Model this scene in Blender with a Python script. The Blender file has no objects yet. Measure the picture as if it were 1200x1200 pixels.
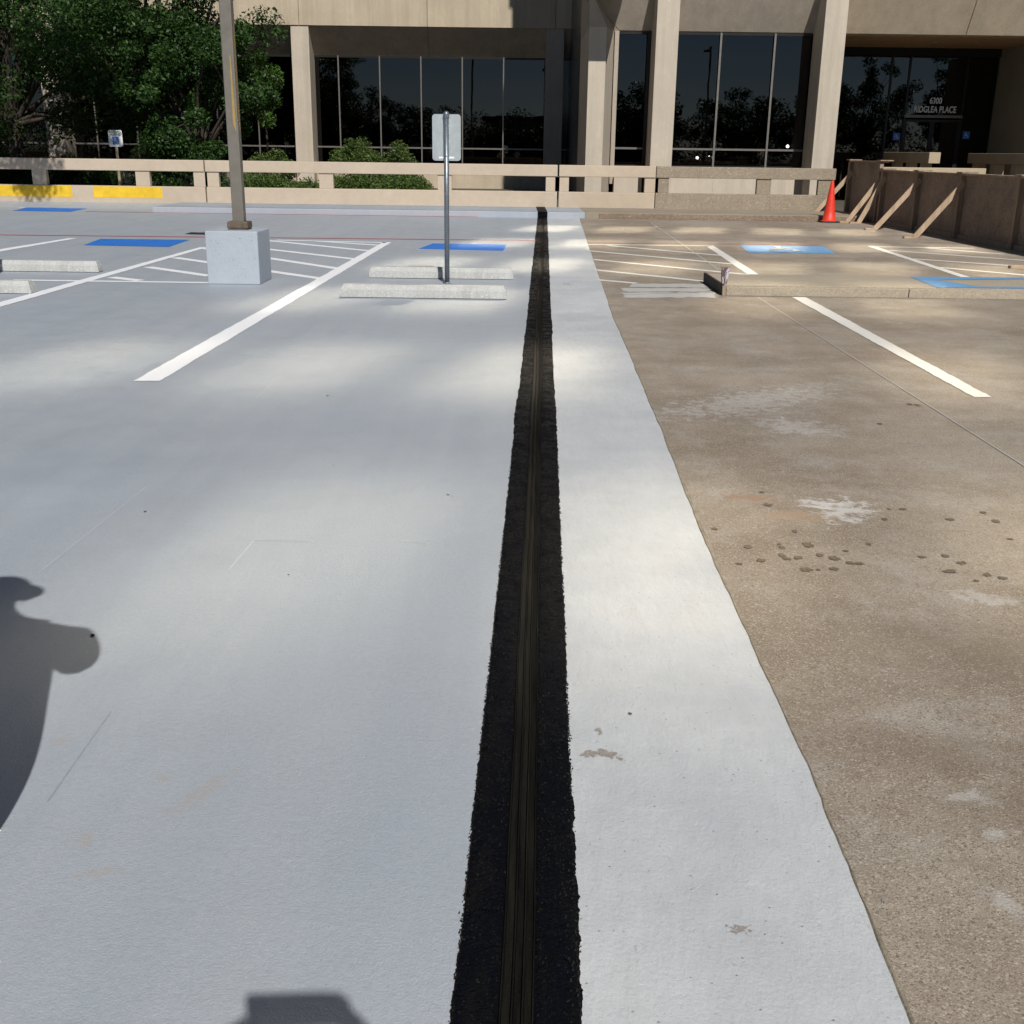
import bpy, bmesh, math, random
import numpy as np
from mathutils import Vector, Matrix
random.seed(7); rng = np.random.default_rng(7)
S = bpy.context.scene
COL = S.collection
R = math.radians

# ------------------------------------------------------------------ camera
CAM_H, FPX, PITCH, ROLL = 1.54, 1290.0, R(18.116), R(0.77)
cam_data = bpy.data.cameras.new('camera'); cam = bpy.data.objects.new('camera', cam_data); COL.objects.link(cam)
cam_data.sensor_width = 36; cam_data.lens = 36*FPX/1200; cam_data.clip_start = 0.02; cam_data.clip_end = 3000
CM = Matrix.Rotation(R(90)-PITCH, 3, 'X') @ Matrix.Rotation(ROLL, 3, 'Z')
cam.matrix_world = Matrix.Translation((0, 0, CAM_H)) @ CM.to_4x4()
S.camera = cam
def ray(px, py): return CM @ Vector(((px-600)/FPX, -(py-600)/FPX, -1))
def G(px, py, z=0.0):
    d = ray(px, py); t = (z-CAM_H)/d.z; return Vector((d.x*t, d.y*t, z))
def PY(px, py, Y):
    d = ray(px, py); t = Y/d.y; return Vector((d.x*t, Y, CAM_H+d.z*t))

# ------------------------------------------------------------------ light
SUN_EL, SUN_AZ = 42.0, 13.6          # sun behind the viewer, a little to the right
w = bpy.data.worlds.new('World'); S.world = w; w.use_nodes = True
wn = w.node_tree; wn.nodes.clear()
sky = wn.nodes.new('ShaderNodeTexSky'); sky.sky_type = 'NISHITA'; sky.sun_disc = False
sky.sun_elevation = R(SUN_EL); sky.sun_rotation = R(180-SUN_AZ)
sky.altitude = 1200; sky.air_density = 0.8; sky.dust_density = 0.2; sky.ozone_density = 2.5
bg = wn.nodes.new('ShaderNodeBackground'); bg.inputs['Strength'].default_value = 0.05
wo = wn.nodes.new('ShaderNodeOutputWorld')
wn.links.new(sky.outputs[0], bg.inputs[0]); wn.links.new(bg.outputs[0], wo.inputs[0])
sd = bpy.data.lights.new('sun', 'SUN'); sd.energy = 5.0; sd.angle = R(0.53); sd.color = (1.0, 0.97, 0.925)
sun = bpy.data.objects.new('sun', sd); COL.objects.link(sun)
to_sun = Vector((math.sin(R(SUN_AZ))*math.cos(R(SUN_EL)), -math.cos(R(SUN_AZ))*math.cos(R(SUN_EL)), math.sin(R(SUN_EL))))
sun.rotation_euler = to_sun.to_track_quat('Z', 'Y').to_euler(); sun.location = (5, -20, 30)
S.view_settings.view_transform = 'Standard'; S.view_settings.look = 'None'
S.view_settings.exposure = -0.22; S.view_settings.gamma = 1.0; S.view_settings.use_curve_mapping = False
c = S.cycles
c.use_denoising = True
c.caustics_reflective = True; c.caustics_refractive = False; c.blur_glossy = 0.0
c.use_guiding = True; c.use_surface_guiding = True; c.surface_guiding_probability = 0.6; c.guiding_training_samples = 128
c.sample_clamp_indirect = 0.0; c.max_bounces = 6; c.transparent_max_bounces = 12

# ------------------------------------------------------------------ helpers
def tag(o, label=None, cat=None, group=None, kind=None):
    if label: o['label'] = label
    if cat: o['category'] = cat
    if group: o['group'] = group
    if kind: o['kind'] = kind
    return o
def thing(name, loc, label, cat, group=None, rz=0.0):
    o = bpy.data.objects.new(name, None); COL.objects.link(o); o.empty_display_size = 0.2
    o.location = loc; o.rotation_euler = (0, 0, rz)
    return tag(o, label, cat, group)
def obj(name, me, mat=None, parent=None, loc=(0, 0, 0), rot=(0, 0, 0), world=False):
    if mat is not None:
        for m in (mat if isinstance(mat, (list, tuple)) else [mat]): me.materials.append(m)
    o = bpy.data.objects.new(name, me); COL.objects.link(o)
    o.location = loc; o.rotation_euler = rot
    if parent is not None:
        o.parent = parent
        if world: o.location = -Vector(parent.location)      # vertices were given in world space
    return o
def copy_tree(o, parent=None):
    n = o.copy(); COL.objects.link(n); n.parent = parent
    for ch in list(o.children): copy_tree(ch, n)
    return n
class MB:
    def __init__(s): s.v = []; s.f = []; s.mi = []; s.smooth = []
    def add(s, vs, fs, mi=0, smooth=False):
        b = len(s.v); s.v += [tuple(x) for x in vs]
        for f in fs: s.f.append([b+i for i in f]); s.mi.append(mi); s.smooth.append(smooth)
        return s
    def box(s, x0, x1, y0, y1, z0, z1, mi=0):
        return s.add([(x0,y0,z0),(x1,y0,z0),(x1,y1,z0),(x0,y1,z0),(x0,y0,z1),(x1,y0,z1),(x1,y1,z1),(x0,y1,z1)],
                     [(0,3,2,1),(4,5,6,7),(0,1,5,4),(1,2,6,5),(2,3,7,6),(3,0,4,7)], mi)
    def hexa(s, p, mi=0):            # 8 points: bottom 4 ccw, top 4 ccw
        return s.add(p, [(0,3,2,1),(4,5,6,7),(0,1,5,4),(1,2,6,5),(2,3,7,6),(3,0,4,7)], mi)
    def poly(s, pts, mi=0): return s.add(pts, [tuple(range(len(pts)))], mi)
    def prism(s, pts, d, mi=0):      # polygon pts extruded by vector d
        n = len(pts); d = Vector(d); q = [Vector(p) for p in pts]
        fs = [tuple(range(n))[::-1], tuple(range(n, 2*n))]+[(i, (i+1) % n, n+(i+1) % n, n+i) for i in range(n)]
        return s.add(q+[p+d for p in q], fs, mi)
    def tube(s, p0, p1, r0, r1=None, n=10, mi=0, caps=True):
        p0 = Vector(p0); p1 = Vector(p1); r1 = r0 if r1 is None else r1
        a = (p1-p0).normalized(); u = a.orthogonal().normalized(); v = a.cross(u)
        vs = []
        for p, r in ((p0, r0), (p1, r1)):
            for i in range(n):
                t = 2*math.pi*i/n; vs.append(p+u*math.cos(t)*r+v*math.sin(t)*r)
        s.add(vs, [(i, (i+1) % n, n+(i+1) % n, n+i) for i in range(n)], mi, True)
        if caps: s.add(vs, [tuple(range(n))[::-1], tuple(range(n, 2*n))], mi)
        return s
    def lathe(s, prof, n=24, mi=0, c=(0, 0)):
        vs = []
        for r, z in prof:
            for i in range(n):
                t = 2*math.pi*i/n; vs.append((c[0]+r*math.cos(t), c[1]+r*math.sin(t), z))
        fs = []
        for k in range(len(prof)-1):
            for i in range(n): fs.append((k*n+i, k*n+(i+1) % n, (k+1)*n+(i+1) % n, (k+1)*n+i))
        s.add(vs, fs, mi, True)
        return s
    def mesh(s, name, bevel=0.0, seg=2):
        me = bpy.data.meshes.new(name); me.from_pydata(s.v, [], s.f)
        me.polygons.foreach_set('material_index', s.mi); me.polygons.foreach_set('use_smooth', s.smooth)
        bm = bmesh.new(); bm.from_mesh(me)
        bmesh.ops.remove_doubles(bm, verts=bm.verts, dist=1e-5)
        bmesh.ops.recalc_face_normals(bm, faces=bm.faces)
        if bevel > 0:
            ed = [e for e in bm.edges if len(e.link_faces) == 2 and e.calc_face_angle(0) > 0.5]
            bmesh.ops.bevel(bm, geom=ed, offset=bevel, segments=seg, affect='EDGES', profile=0.6, clamp_overlap=True)
        bm.to_mesh(me); bm.free(); me.update()
        return me
def boxo(name, parent, mat, b, bevel=0.0, world=True):
    return obj(name, MB().box(*b).mesh(name, bevel), mat, parent, world=world)

# ------------------------------------------------------------------ materials
class NT:
    def __init__(s, name):
        s.m = bpy.data.materials.new(name); s.m.use_nodes = True; s.t = s.m.node_tree; s.t.nodes.clear()
        s.out = s.t.nodes.new('ShaderNodeOutputMaterial'); s.p = s.t.nodes.new('ShaderNodeBsdfPrincipled')
        s.t.links.new(s.p.outputs[0], s.out.inputs[0])
        s.tc = s.t.nodes.new('ShaderNodeTexCoord'); s.co = s.tc.outputs['Object']
    def L(s, a, b): s.t.links.new(a, b)
    def setin(s, sock, v):
        if hasattr(v, 'is_linked') or isinstance(v, bpy.types.NodeSocket): s.L(v, sock)
        else: sock.default_value = v
    def mapping(s, scale=(1, 1, 1), rot=(0, 0, 0), loc=(0, 0, 0)):
        n = s.t.nodes.new('ShaderNodeMapping'); s.L(s.co, n.inputs[0])
        n.inputs['Scale'].default_value = scale; n.inputs['Rotation'].default_value = rot; n.inputs['Location'].default_value = loc
        return n.outputs[0]
    def noise(s, scale, detail=3, rough=0.55, co=None, dist=0.0):
        n = s.t.nodes.new('ShaderNodeTexNoise'); s.L(co or s.co, n.inputs['Vector'])
        n.inputs['Scale'].default_value = scale; n.inputs['Detail'].default_value = detail
        n.inputs['Roughness'].default_value = rough; n.inputs['Distortion'].default_value = dist
        return n.outputs['Fac']
    def voro(s, scale, feature='F1', out='Distance', co=None, rnd=1.0):
        n = s.t.nodes.new('ShaderNodeTexVoronoi'); n.feature = feature; s.L(co or s.co, n.inputs['Vector'])
        n.inputs['Scale'].default_value = scale; n.inputs['Randomness'].default_value = rnd
        return n.outputs[out]
    def ramp(s, fac, stops, interp='LINEAR'):
        n = s.t.nodes.new('ShaderNodeValToRGB'); s.L(fac, n.inputs[0]); cr = n.color_ramp; cr.interpolation = interp
        while len(cr.elements) < len(stops): cr.elements.new(0.5)
        for e, (p, col) in zip(cr.elements, stops):
            e.position = p; e.color = (col, col, col, 1) if isinstance(col, (int, float)) else (*col, 1)
        return n.outputs[0]
    def mix(s, fac, a, b, mode='MIX'):
        n = s.t.nodes.new('ShaderNodeMix'); n.data_type = 'RGBA'; n.blend_type = mode
        s.setin(n.inputs[0], fac)
        for i, v in ((6, a), (7, b)):
            if isinstance(v, tuple): n.inputs[i].default_value = (*v[:3], 1)
            else: s.L(v, n.inputs[i])
        return n.outputs[2]
    def math(s, op, a, b=0.0):
        n = s.t.nodes.new('ShaderNodeMath'); n.operation = op; s.setin(n.inputs[0], a); s.setin(n.inputs[1], b); return n.outputs[0]
    def sep(s):
        n = s.t.nodes.new('ShaderNodeSeparateXYZ'); s.L(s.co, n.inputs[0]); return n.outputs
    def bump(s, h, strength=0.3, dist=0.01, normal=None):
        n = s.t.nodes.new('ShaderNodeBump'); s.L(h, n.inputs['Height']); n.inputs['Strength'].default_value = strength
        n.inputs['Distance'].default_value = dist
        if normal is not None: s.L(normal, n.inputs['Normal'])
        return n.outputs[0]
    def fin(s, col=None, rough=0.8, normal=None, metal=0.0, spec=0.5):
        if col is not None:
            if isinstance(col, tuple): s.p.inputs['Base Color'].default_value = (*col[:3], 1)
            else: s.L(col, s.p.inputs['Base Color'])
        s.setin(s.p.inputs['Roughness'], rough); s.p.inputs['Metallic'].default_value = metal
        s.p.inputs['Specular IOR Level'].default_value = spec
        if normal is not None: s.L(normal, s.p.inputs['Normal'])
        return s.m
def sc3(c, k): return tuple(x*k for x in c)
def concrete(name, col, var=0.18, speck=0.35, fine=120, bumpy=0.25, rough=0.85, streak=False, aggr=None):
    n = NT(name)
    a = n.mix(n.ramp(n.noise(0.8, 5, 0.6), [(0.3, 0.0), (0.7, 1.0)]), sc3(col, 1-var), sc3(col, 1+var*0.6))
    a = n.mix(n.ramp(n.noise(6, 6, 0.65), [(0.35, 0.0), (0.75, 0.35)]), a, sc3(col, 0.72))
    if streak:
        st = n.noise(1.0, 4, 0.6, co=n.mapping((3.0, 3.0, 0.15)))
        a = n.mix(n.ramp(st, [(0.42, 0.0), (0.72, 0.55)]), a, sc3(col, 0.62))
        a = n.mix(n.ramp(n.noise(2.2, 4, .7, co=n.mapping((5, 5, 0.3), loc=(3, 1, 0))), [(0.55, 0.0), (0.75, 0.4)]), a, sc3(col, 1.3))
    v = n.noise(fine, 2, 0.7)
    a = n.mix(n.ramp(v, [(0.40, speck), (0.55, 0.0)]), a, sc3(col, 0.55))
    a = n.mix(n.ramp(n.noise(fine*0.7, 2, 0.7, co=n.mapping(loc=(9, 4, 2))), [(0.58, 0.0), (0.7, speck)]), a, sc3(col, 1.45))
    if aggr:
        vc = n.voro(aggr, out='Color'); bw = n.t.nodes.new('ShaderNodeSeparateColor'); n.L(vc, bw.inputs[0])
        a = n.mix(n.ramp(bw.outputs[0], [(0.0, 0.0), (0.5, 0.0), (0.9, 0.55)]), a, n.ramp(bw.outputs[1], [(0, sc3(col, .45)), (0.5, sc3(col, 1.0)), (1, sc3(col, 1.7))]))
    h = n.bump(v, bumpy, 0.01)
    h = n.bump(n.noise(18, 4, 0.6), bumpy*0.5, 0.02, h)
    return n.fin(a, rough, h)
def plain(name, col, rough=0.5, metal=0.0, var=0.12, scale=12, bump=0.0, spec=0.5):
    n = NT(name)
    a = n.mix(n.ramp(n.noise(scale, 5, 0.6), [(0.3, 0.0), (0.7, 1.0)]), sc3(col, 1-var), sc3(col, 1+var))
    r = n.math('ADD', n.math('MULTIPLY', n.noise(scale*2, 3), 0.2), rough-0.1)
    return n.fin(a, r, n.bump(n.noise(scale*6, 3), bump, 0.01) if bump else None, metal, spec)

M = {}
TAN = (0.46, 0.37, 0.265)
M['precast'] = concrete('precast_panel', (0.53, 0.44, 0.32), 0.14, 0.4, 60, 0.35, streak=True)
M['precast_grey'] = concrete('precast_panel_greyer', (0.45, 0.39, 0.315), 0.14, 0.4, 60, 0.35, streak=True)
M['column'] = concrete('precast_column', (0.57, 0.495, 0.395), 0.10, 0.35, 60, 0.3, streak=True)
M['rail_paint'] = concrete('tan_painted_concrete', (0.53, 0.435, 0.33), 0.10, 0.2, 90, 0.3)
M['rail_raw'] = concrete('raw_aggregate_concrete', (0.34, 0.28, 0.205), 0.25, 0.6, 50, 0.6, streak=True, aggr=45)
M['yellow'] = plain('yellow_kerb_paint', (0.72, 0.46, 0.02), 0.6, var=0.15, scale=5, bump=0.2)
M['blockpaint'] = concrete('grey_coated_block', (0.40, 0.44, 0.49), 0.08, 0.0, 90, 0.35)
M['bench'] = concrete('entrance_rail_concrete', (0.50, 0.40, 0.27), 0.15, 0.5, 60, 0.4)
M['frame'] = plain('dark_bronze_frame', (0.03, 0.028, 0.026), 0.4, 0.6)
M['frame_pale'] = plain('aluminium_mullion', (0.22, 0.20, 0.18), 0.4, 0.5)  # paler metal for mullions, transoms and door head
M['dark'] = plain('dark_interior', (0.012, 0.012, 0.013), 0.9)
M['bark'] = plain('bark', (0.055, 0.042, 0.032), 0.95, scale=20, bump=0.6)
M['soil'] = plain('soil', (0.10, 0.08, 0.055), 0.95, scale=8, bump=0.4)
M['white_sign'] = plain('white_sign_face', (0.80, 0.80, 0.78), 0.45, var=0.04)
M['blue_sign'] = plain('blue_sign_ink', (0.04, 0.19, 0.62), 0.45, var=0.05)
M['green_ink'] = plain('dark_green_sign_ink', (0.02, 0.10, 0.07), 0.5, var=0.05)
M['sign_back'] = plain('sign_back_metal', (0.42, 0.46, 0.47), 0.45, 0.35, 0.08, 9)
M['galv'] = plain('galvanised_post', (0.22, 0.25, 0.28), 0.42, 0.7, 0.2, 30)
M['pole'] = plain('grey_bronze_pole', (0.165, 0.15, 0.125), 0.5, 0.1, 0.1, 6)
M['pole_base'] = plain('rusty_brown_base_plate', (0.13, 0.10, 0.07), 0.65, 0.3, 0.3, 25, 0.3)
M['cone'] = plain('orange_cone_plastic', (0.75, 0.045, 0.02), 0.5, var=0.12, scale=6)
M['cone_base'] = plain('black_rubber', (0.03, 0.022, 0.02), 0.75)
M['black'] = plain('black_plastic', (0.012, 0.012, 0.014), 0.4)
M['rust'] = plain('yellow_rust_stain', (0.34, 0.22, 0.06), 0.7)

def glass_mat(name, tint, refl):
    n = NT(name); n.t.nodes.remove(n.p)
    g = n.t.nodes.new('ShaderNodeBsdfGlossy'); g.inputs['Roughness'].default_value = 0.0
    g.inputs['Color'].default_value = (0.80, 0.78, 0.77, 1)
    tr = n.t.nodes.new('ShaderNodeBsdfTransparent'); tr.inputs['Color'].default_value = (*tint, 1)
    lw = n.t.nodes.new('ShaderNodeFresnel'); lw.inputs['IOR'].default_value = refl
    bp = n.bump(n.noise(0.9, 2, 0.5), 0.05, 0.02)
    n.L(bp, g.inputs['Normal'])
    mx = n.t.nodes.new('ShaderNodeMixShader'); n.L(lw.outputs[0], mx.inputs[0]); n.L(tr.outputs[0], mx.inputs[1]); n.L(g.outputs[0], mx.inputs[2])
    n.L(mx.outputs[0], n.out.inputs[0]); return n.m
M['glass'] = glass_mat('tinted_window_glass', (0.10, 0.10, 0.11), 1.75)
M['mirror_dark'] = plain('dark_bronze_cladding', (0.02, 0.022, 0.025), 0.25, 0.0, spec=0.6)
def mirror_mat():
    n = NT('upper_reflective_glass')
    return n.fin((0.80, 0.72, 0.56), 0.07, None, 1.0)
M['mirror'] = mirror_mat()

# deck surfaces -------------------------------------------------------------
def ell(n, px, py, rx, ry, ang):
    """soft elliptical mask around a spot on the ground, 1 inside"""
    C = G(px, py); ex = (G(px+rx, py)-C).length; ey = (G(px, py-ry)-C).length
    mp = n.t.nodes.new('ShaderNodeMapping'); mp.vector_type = 'TEXTURE'; n.L(n.co, mp.inputs[0])
    mp.inputs['Location'].default_value = (C.x, C.y, 0); mp.inputs['Rotation'].default_value = (0, 0, ang); mp.inputs['Scale'].default_value = (ex, ey, 1)
    ln = n.t.nodes.new('ShaderNodeVectorMath'); ln.operation = 'LENGTH'; n.L(mp.outputs[0], ln.inputs[0])
    return n.ramp(ln.outputs['Value'], [(0.0, 1.0), (1.0, 0.0)])
def scrape(n, a, px, py, rx, ry, ang, col, scl=14, amt=.9, thr=.62, wid=.10):
    m_ = ell(n, px, py, rx, ry, ang)
    q = n.math('ADD', n.math('MULTIPLY', m_, .45), n.noise(scl, 8, .72, dist=.5))
    return n.mix(n.math('MULTIPLY', n.ramp(q, [(thr, 0.0), (thr+wid, 1.0)]), amt), a, col)
def coat_mat():
    n = NT('grey_deck_coating')
    a = n.mix(n.ramp(n.noise(0.25, 5, 0.6), [(0.3, 0.0), (0.7, 1.0)]), (0.335, 0.372, 0.418), (0.392, 0.428, 0.47))
    a = n.mix(n.ramp(n.noise(0.9, 7, 0.68, co=n.mapping((1, 0.45, 1), (0, 0, .4))), [(0.42, 0.0), (0.75, 0.5)]), a, (0.43, 0.44, 0.45))
    a = n.mix(n.ramp(n.noise(1.0, 3, 0.6, co=n.mapping((3.2, 0.10, 1), (0, 0, .03))), [(0.48, 0.0), (0.60, 0.30)]), a, (0.31, 0.35, 0.405))
    a = n.mix(n.ramp(n.noise(0.7, 6, 0.7, co=n.mapping((0.2, 1.6, 1), (0, 0, .25))), [(0.52, 0.0), (0.70, 0.35)]), a, (0.35, 0.38, 0.42))
    a = n.mix(n.ramp(n.noise(9, 7, 0.75), [(0.54, 0.0), (0.72, 0.35)]), a, (0.34, 0.355, 0.38))
    a = n.mix(n.ramp(n.noise(55, 3, 0.7), [(0.35, 0.25), (0.6, 0.0)]), a, (0.26, 0.285, 0.32))
    v = n.noise(190, 2, 0.6)
    a = n.mix(n.ramp(v, [(0.60, 0.0), (0.72, 0.35)]), a, (0.56, 0.59, 0.62))
    a = n.mix(n.ramp(v, [(0.30, 0.4), (0.40, 0.0)]), a, (0.27, 0.30, 0.34))
    sp = n.voro(1.7); a = n.mix(n.ramp(sp, [(0.0, 0.8), (0.009, 0.7), (0.012, 0.0)]), a, (0.06, 0.055, 0.05))
    for args in ((237, 928, 30, 55, -0.5), (98, 985, 30, 16, 0.3), (115, 1022, 60, 12, 0.3), (70, 868, 30, 10, .3), (190, 912, 26, 12, .3)):
        a = scrape(n, a, *args, (0.37, 0.34, 0.315), 30, .5, .75, .05)
    h = n.bump(v, 0.35, 0.005); h = n.bump(n.noise(75, 3, 0.6), 0.22, 0.006, h); h = n.bump(n.noise(4, 4, .6), .10, .03, h)
    return n.fin(a, n.ramp(n.noise(3, 5, .65), [(0.3, 0.40), (0.7, 0.65)]), h, spec=0.45)
def strip_mat():
    n = NT('pale_trowelled_mortar')
    a = n.mix(n.ramp(n.noise(1.6, 6, 0.65), [(0.3, 0.0), (0.7, 1.0)]), (0.42, 0.445, 0.47), (0.55, 0.565, 0.575))
    a = n.mix(n.ramp(n.noise(5, 7, 0.72, co=n.mapping((2.2, .6, 1), (0, 0, .35)), dist=.8), [(0.48, 0.0), (0.70, 0.5)]), a, (0.44, 0.44, 0.44))
    a = n.mix(n.ramp(n.noise(9, 7, 0.75, co=n.mapping((.5, 3, 1), (0, 0, -.3), (4, 0, 0))), [(0.56, 0.0), (0.74, 0.25)]), a, (0.66, 0.67, 0.67))
    a = n.mix(n.ramp(n.noise(26, 7, 0.78, dist=1.2), [(0.63, 0.0), (0.68, 0.65)]), a, (0.33, 0.31, 0.29))
    a = n.mix(n.ramp(n.noise(60, 5, 0.8, co=n.mapping((1, .25, 1), (0, 0, .8))), [(0.62, 0.0), (0.68, 0.5)]), a, (0.34, 0.33, 0.31))
    pit = n.voro(26); a = n.mix(n.ramp(pit, [(0.0, 0.9), (0.05, 0.5), (0.09, 0.0)]), a, (0.20, 0.18, 0.16))
    h = n.bump(n.noise(90, 3, 0.7), 0.35, 0.006); h = n.bump(n.noise(12, 6, 0.65, co=n.mapping((2, .7, 1), (0, 0, .35))), 0.3, 0.02, h)
    h = n.bump(n.ramp(pit, [(0.0, 0.0), (0.09, 1.0)]), 0.5, 0.004, h)
    return n.fin(a, 0.65, h)
def aged_mat():
    n = NT('aged_brown_concrete')
    a = n.mix(n.ramp(n.noise(0.55, 7, 0.7), [(0.42, 0.0), (0.58, 1.0)]), (0.215, 0.168, 0.122), (0.35, 0.295, 0.23))
    a = n.mix(n.ramp(n.noise(1.0, 6, 0.75, co=n.mapping((0.45, 2.4, 1))), [(0.45, 0.0), (0.68, 0.6)]), a, (0.25, 0.20, 0.145))
    a = n.mix(n.ramp(n.noise(2.2, 7, 0.75, co=n.mapping(loc=(5, 2, 0))), [(0.50, 0.0), (0.68, 0.55)]), a, (0.41, 0.385, 0.35))
    a = n.mix(n.ramp(n.noise(8, 8, 0.8, dist=0.6), [(0.62, 0.0), (0.70, 0.5)]), a, (0.50, 0.49, 0.47))
    # greyer band along the mortar strip
    for scl, off in ((170, (0, 0, 0)), (330, (3, 7, 0))):
        mp = n.mapping((1, 1, 1), loc=off); vc = n.voro(scl, out='Color', co=mp)
        sp = n.t.nodes.new('ShaderNodeSeparateColor'); n.L(vc, sp.inputs[0])
        a = n.mix(n.ramp(sp.outputs[0], [(0.0, 0.0), (0.88, 0.0), (0.93, 0.5)]), a, (0.54, 0.48, 0.40))
        a = n.mix(n.ramp(sp.outputs[1], [(0.0, 0.0), (0.88, 0.0), (0.94, 0.6)]), a, (0.13, 0.09, 0.06))
        a = n.mix(n.ramp(sp.outputs[2], [(0.0, 0.0), (0.6, 0.0), (1.0, 0.15)]), a, (0.33, 0.30, 0.26))
    W = (0.56, 0.55, 0.53)
    for args in ((990, 598, 75, 34, -.5), (960, 590, 60, 14, -.4), (880, 470, 110, 60, -.9), (930, 500, 110, 22, -.3), (1150, 700, 100, 20, -.3), (1135, 934, 75, 18, -.1), (1172, 976, 50, 16, .2), (1180, 1060, 40, 40, .5)):
        a = scrape(n, a, *args, W, 16, .8 if args[0] in (990, 960) else .4, .76, .12)
    a = scrape(n, a, 880, 583, 70, 8, -.22, (.30, .17, .10), 18, .7, .72, .12)
    a = scrape(n, a, 930, 604, 90, 12, -.1, (.36, .25, .16), 12, .6, .70, .12)
    for px_, py_, rx_, ry_ in ((1150, 760, 260, 60), (1100, 880, 200, 50), (1180, 950, 120, 60), (820, 380, 120, 24), (1060, 340, 170, 14)):
        a = scrape(n, a, px_, py_, rx_, ry_, -.4, (.18, .135, .095), 4, .4, .66, .3)
    h = n.bump(n.noise(140, 3, 0.7), 0.6, 0.008); h = n.bump(n.noise(20, 4, 0.6), 0.3, 0.01, h)
    return n.fin(a, 0.85, h)
def mastic_mat():
    n = NT('black_mastic')
    v = n.noise(110, 4, 0.75)
    a = n.mix(n.ramp(n.noise(5, 7, 0.75, co=n.mapping((2.5, .5, 1)), dist=.8), [(0.50, 0.0), (0.68, 0.8)]), (0.0025, 0.0032, 0.0060), (0.010, 0.009, 0.008))
    a = n.mix(n.ramp(n.noise(75, 4, .8), [(0.66, 0.0), (0.72, 0.55)]), a, (0.16, 0.125, 0.05))  # yellowish flecks in the colour stand in for glints
    h = n.bump(v, 1.0, 0.008); h = n.bump(n.noise(24, 5, 0.7), 0.8, 0.02, h)
    return n.fin(a, n.ramp(n.noise(9, 5, .7), [(0.35, 0.22), (0.65, 0.85)]), h, spec=0.06)
M['coat'] = coat_mat(); M['strip'] = strip_mat(); M['aged'] = aged_mat(); M['mastic'] = mastic_mat()
M['grit'] = plain('tarry_grit', (0.012, 0.010, 0.006), 0.3, var=.9, scale=300)
def rubber_mat():
    n = NT('joint_rubber')
    a = n.mix(n.ramp(n.noise(1.4, 5, 0.7, co=n.mapping((20, 1, 1))), [(0.4, 0.0), (0.65, 1.0)]), (0.002, 0.0025, 0.003), (0.013, 0.012, 0.009))
    a = n.mix(n.ramp(n.noise(160, 3, 0.7), [(0.62, 0.0), (0.7, 0.5)]), a, (0.035, 0.032, 0.025))
    return n.fin(a, 0.6, n.bump(n.noise(120, 3), 0.3, 0.004), spec=0.06)
M['rubber'] = rubber_mat()
def line_mat(name, col, wear=0.5, under=(0.33, 0.36, 0.4)):
    n = NT(name)
    a = n.mix(n.ramp(n.noise(22, 6, 0.75), [(0.5, 0.0), (0.75, wear)]), col, sc3(col, 0.7))
    a = n.mix(n.ramp(n.noise(70, 5, 0.8), [(0.60, 0.0), (0.68, wear)]), a, under)
    return n.fin(a, 0.6, n.bump(n.noise(170, 2), 0.3, 0.005))
M['white'] = line_mat('white_line_paint', (0.86, 0.87, 0.89), 0.25)
M['white_old'] = line_mat('worn_white_line_paint', (0.70, 0.68, 0.63), 0.55, (0.33, 0.27, 0.21))
M['red'] = line_mat('red_fire_lane_paint', (0.42, 0.08, 0.08), 0.5)
M['blue'] = line_mat('blue_bay_paint', (0.018, 0.17, 0.60), 0.1)
M['blue_old'] = line_mat('worn_blue_bay_paint', (0.12, 0.32, 0.58), 0.55, (0.33, 0.30, 0.26))
M['pale'] = line_mat('pale_grey_outline', (0.43, 0.465, 0.51), 0.3)
M['seam'] = line_mat('pale_seam', (0.47, 0.50, 0.53), 0.5, (0.38, 0.41, 0.46)); M['seam_dark'] = line_mat('dim_seam', (0.30, 0.33, 0.37), 0.5, (0.38, 0.41, 0.46))
M['patch'] = line_mat('pale_ground_patch', (0.46, 0.45, 0.43), 0.8, (0.36, 0.31, 0.26))
M['sealant'] = plain('tan_joint_sealant', (0.24, 0.205, 0.15), 0.75, var=0.35, scale=14, bump=0.5)
M['stop'] = concrete('wheel_stop_concrete', (0.54, 0.54, 0.515), 0.2, 0.5, 80, 0.5, streak=True)
M['stain'] = plain('dark_drip_stain', (0.13, 0.095, 0.06), 0.8, var=0.3, scale=60)
M['rustmark'] = line_mat('rusty_smear', (0.33, 0.19, 0.12), 0.9, (0.36, 0.27, 0.2))
M['scuff'] = line_mat('white_scrape', (0.50, 0.48, 0.45), 0.9, (0.30, 0.24, 0.18))
M['tansmear'] = line_mat('faint_tan_smear', (0.37, 0.35, 0.325), 0.8, (0.34, 0.365, 0.4))
M['chip'] = line_mat('bare_grey_chip', (0.30, 0.27, 0.24), 0.6, (0.2, 0.18, 0.16))
M['slab'] = concrete('tan_new_slab', (0.43, 0.365, 0.275), 0.15, 0.5, 70, 0.4)
def wood_mat(name, col, dark):
    n = NT(name)
    g = n.noise(6, 6, 0.7, co=n.mapping((1, 1, 0.12)), dist=0.4)
    a = n.mix(n.ramp(g, [(0.35, 0.0), (0.65, 1.0)]), dark, col)
    a = n.mix(n.ramp(n.noise(60, 4, 0.7), [(0.55, 0.0), (0.75, 0.5)]), a, sc3(dark, 0.6))
    return n.fin(a, 0.85, n.bump(n.noise(40, 4, 0.7), 0.5, 0.006))
M['wood'] = wood_mat('weathered_timber', (0.36, 0.27, 0.19), (0.20, 0.145, 0.10))
M['wood_new'] = wood_mat('orange_brace_timber', (0.54, 0.40, 0.27), (0.36, 0.25, 0.165))
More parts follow.
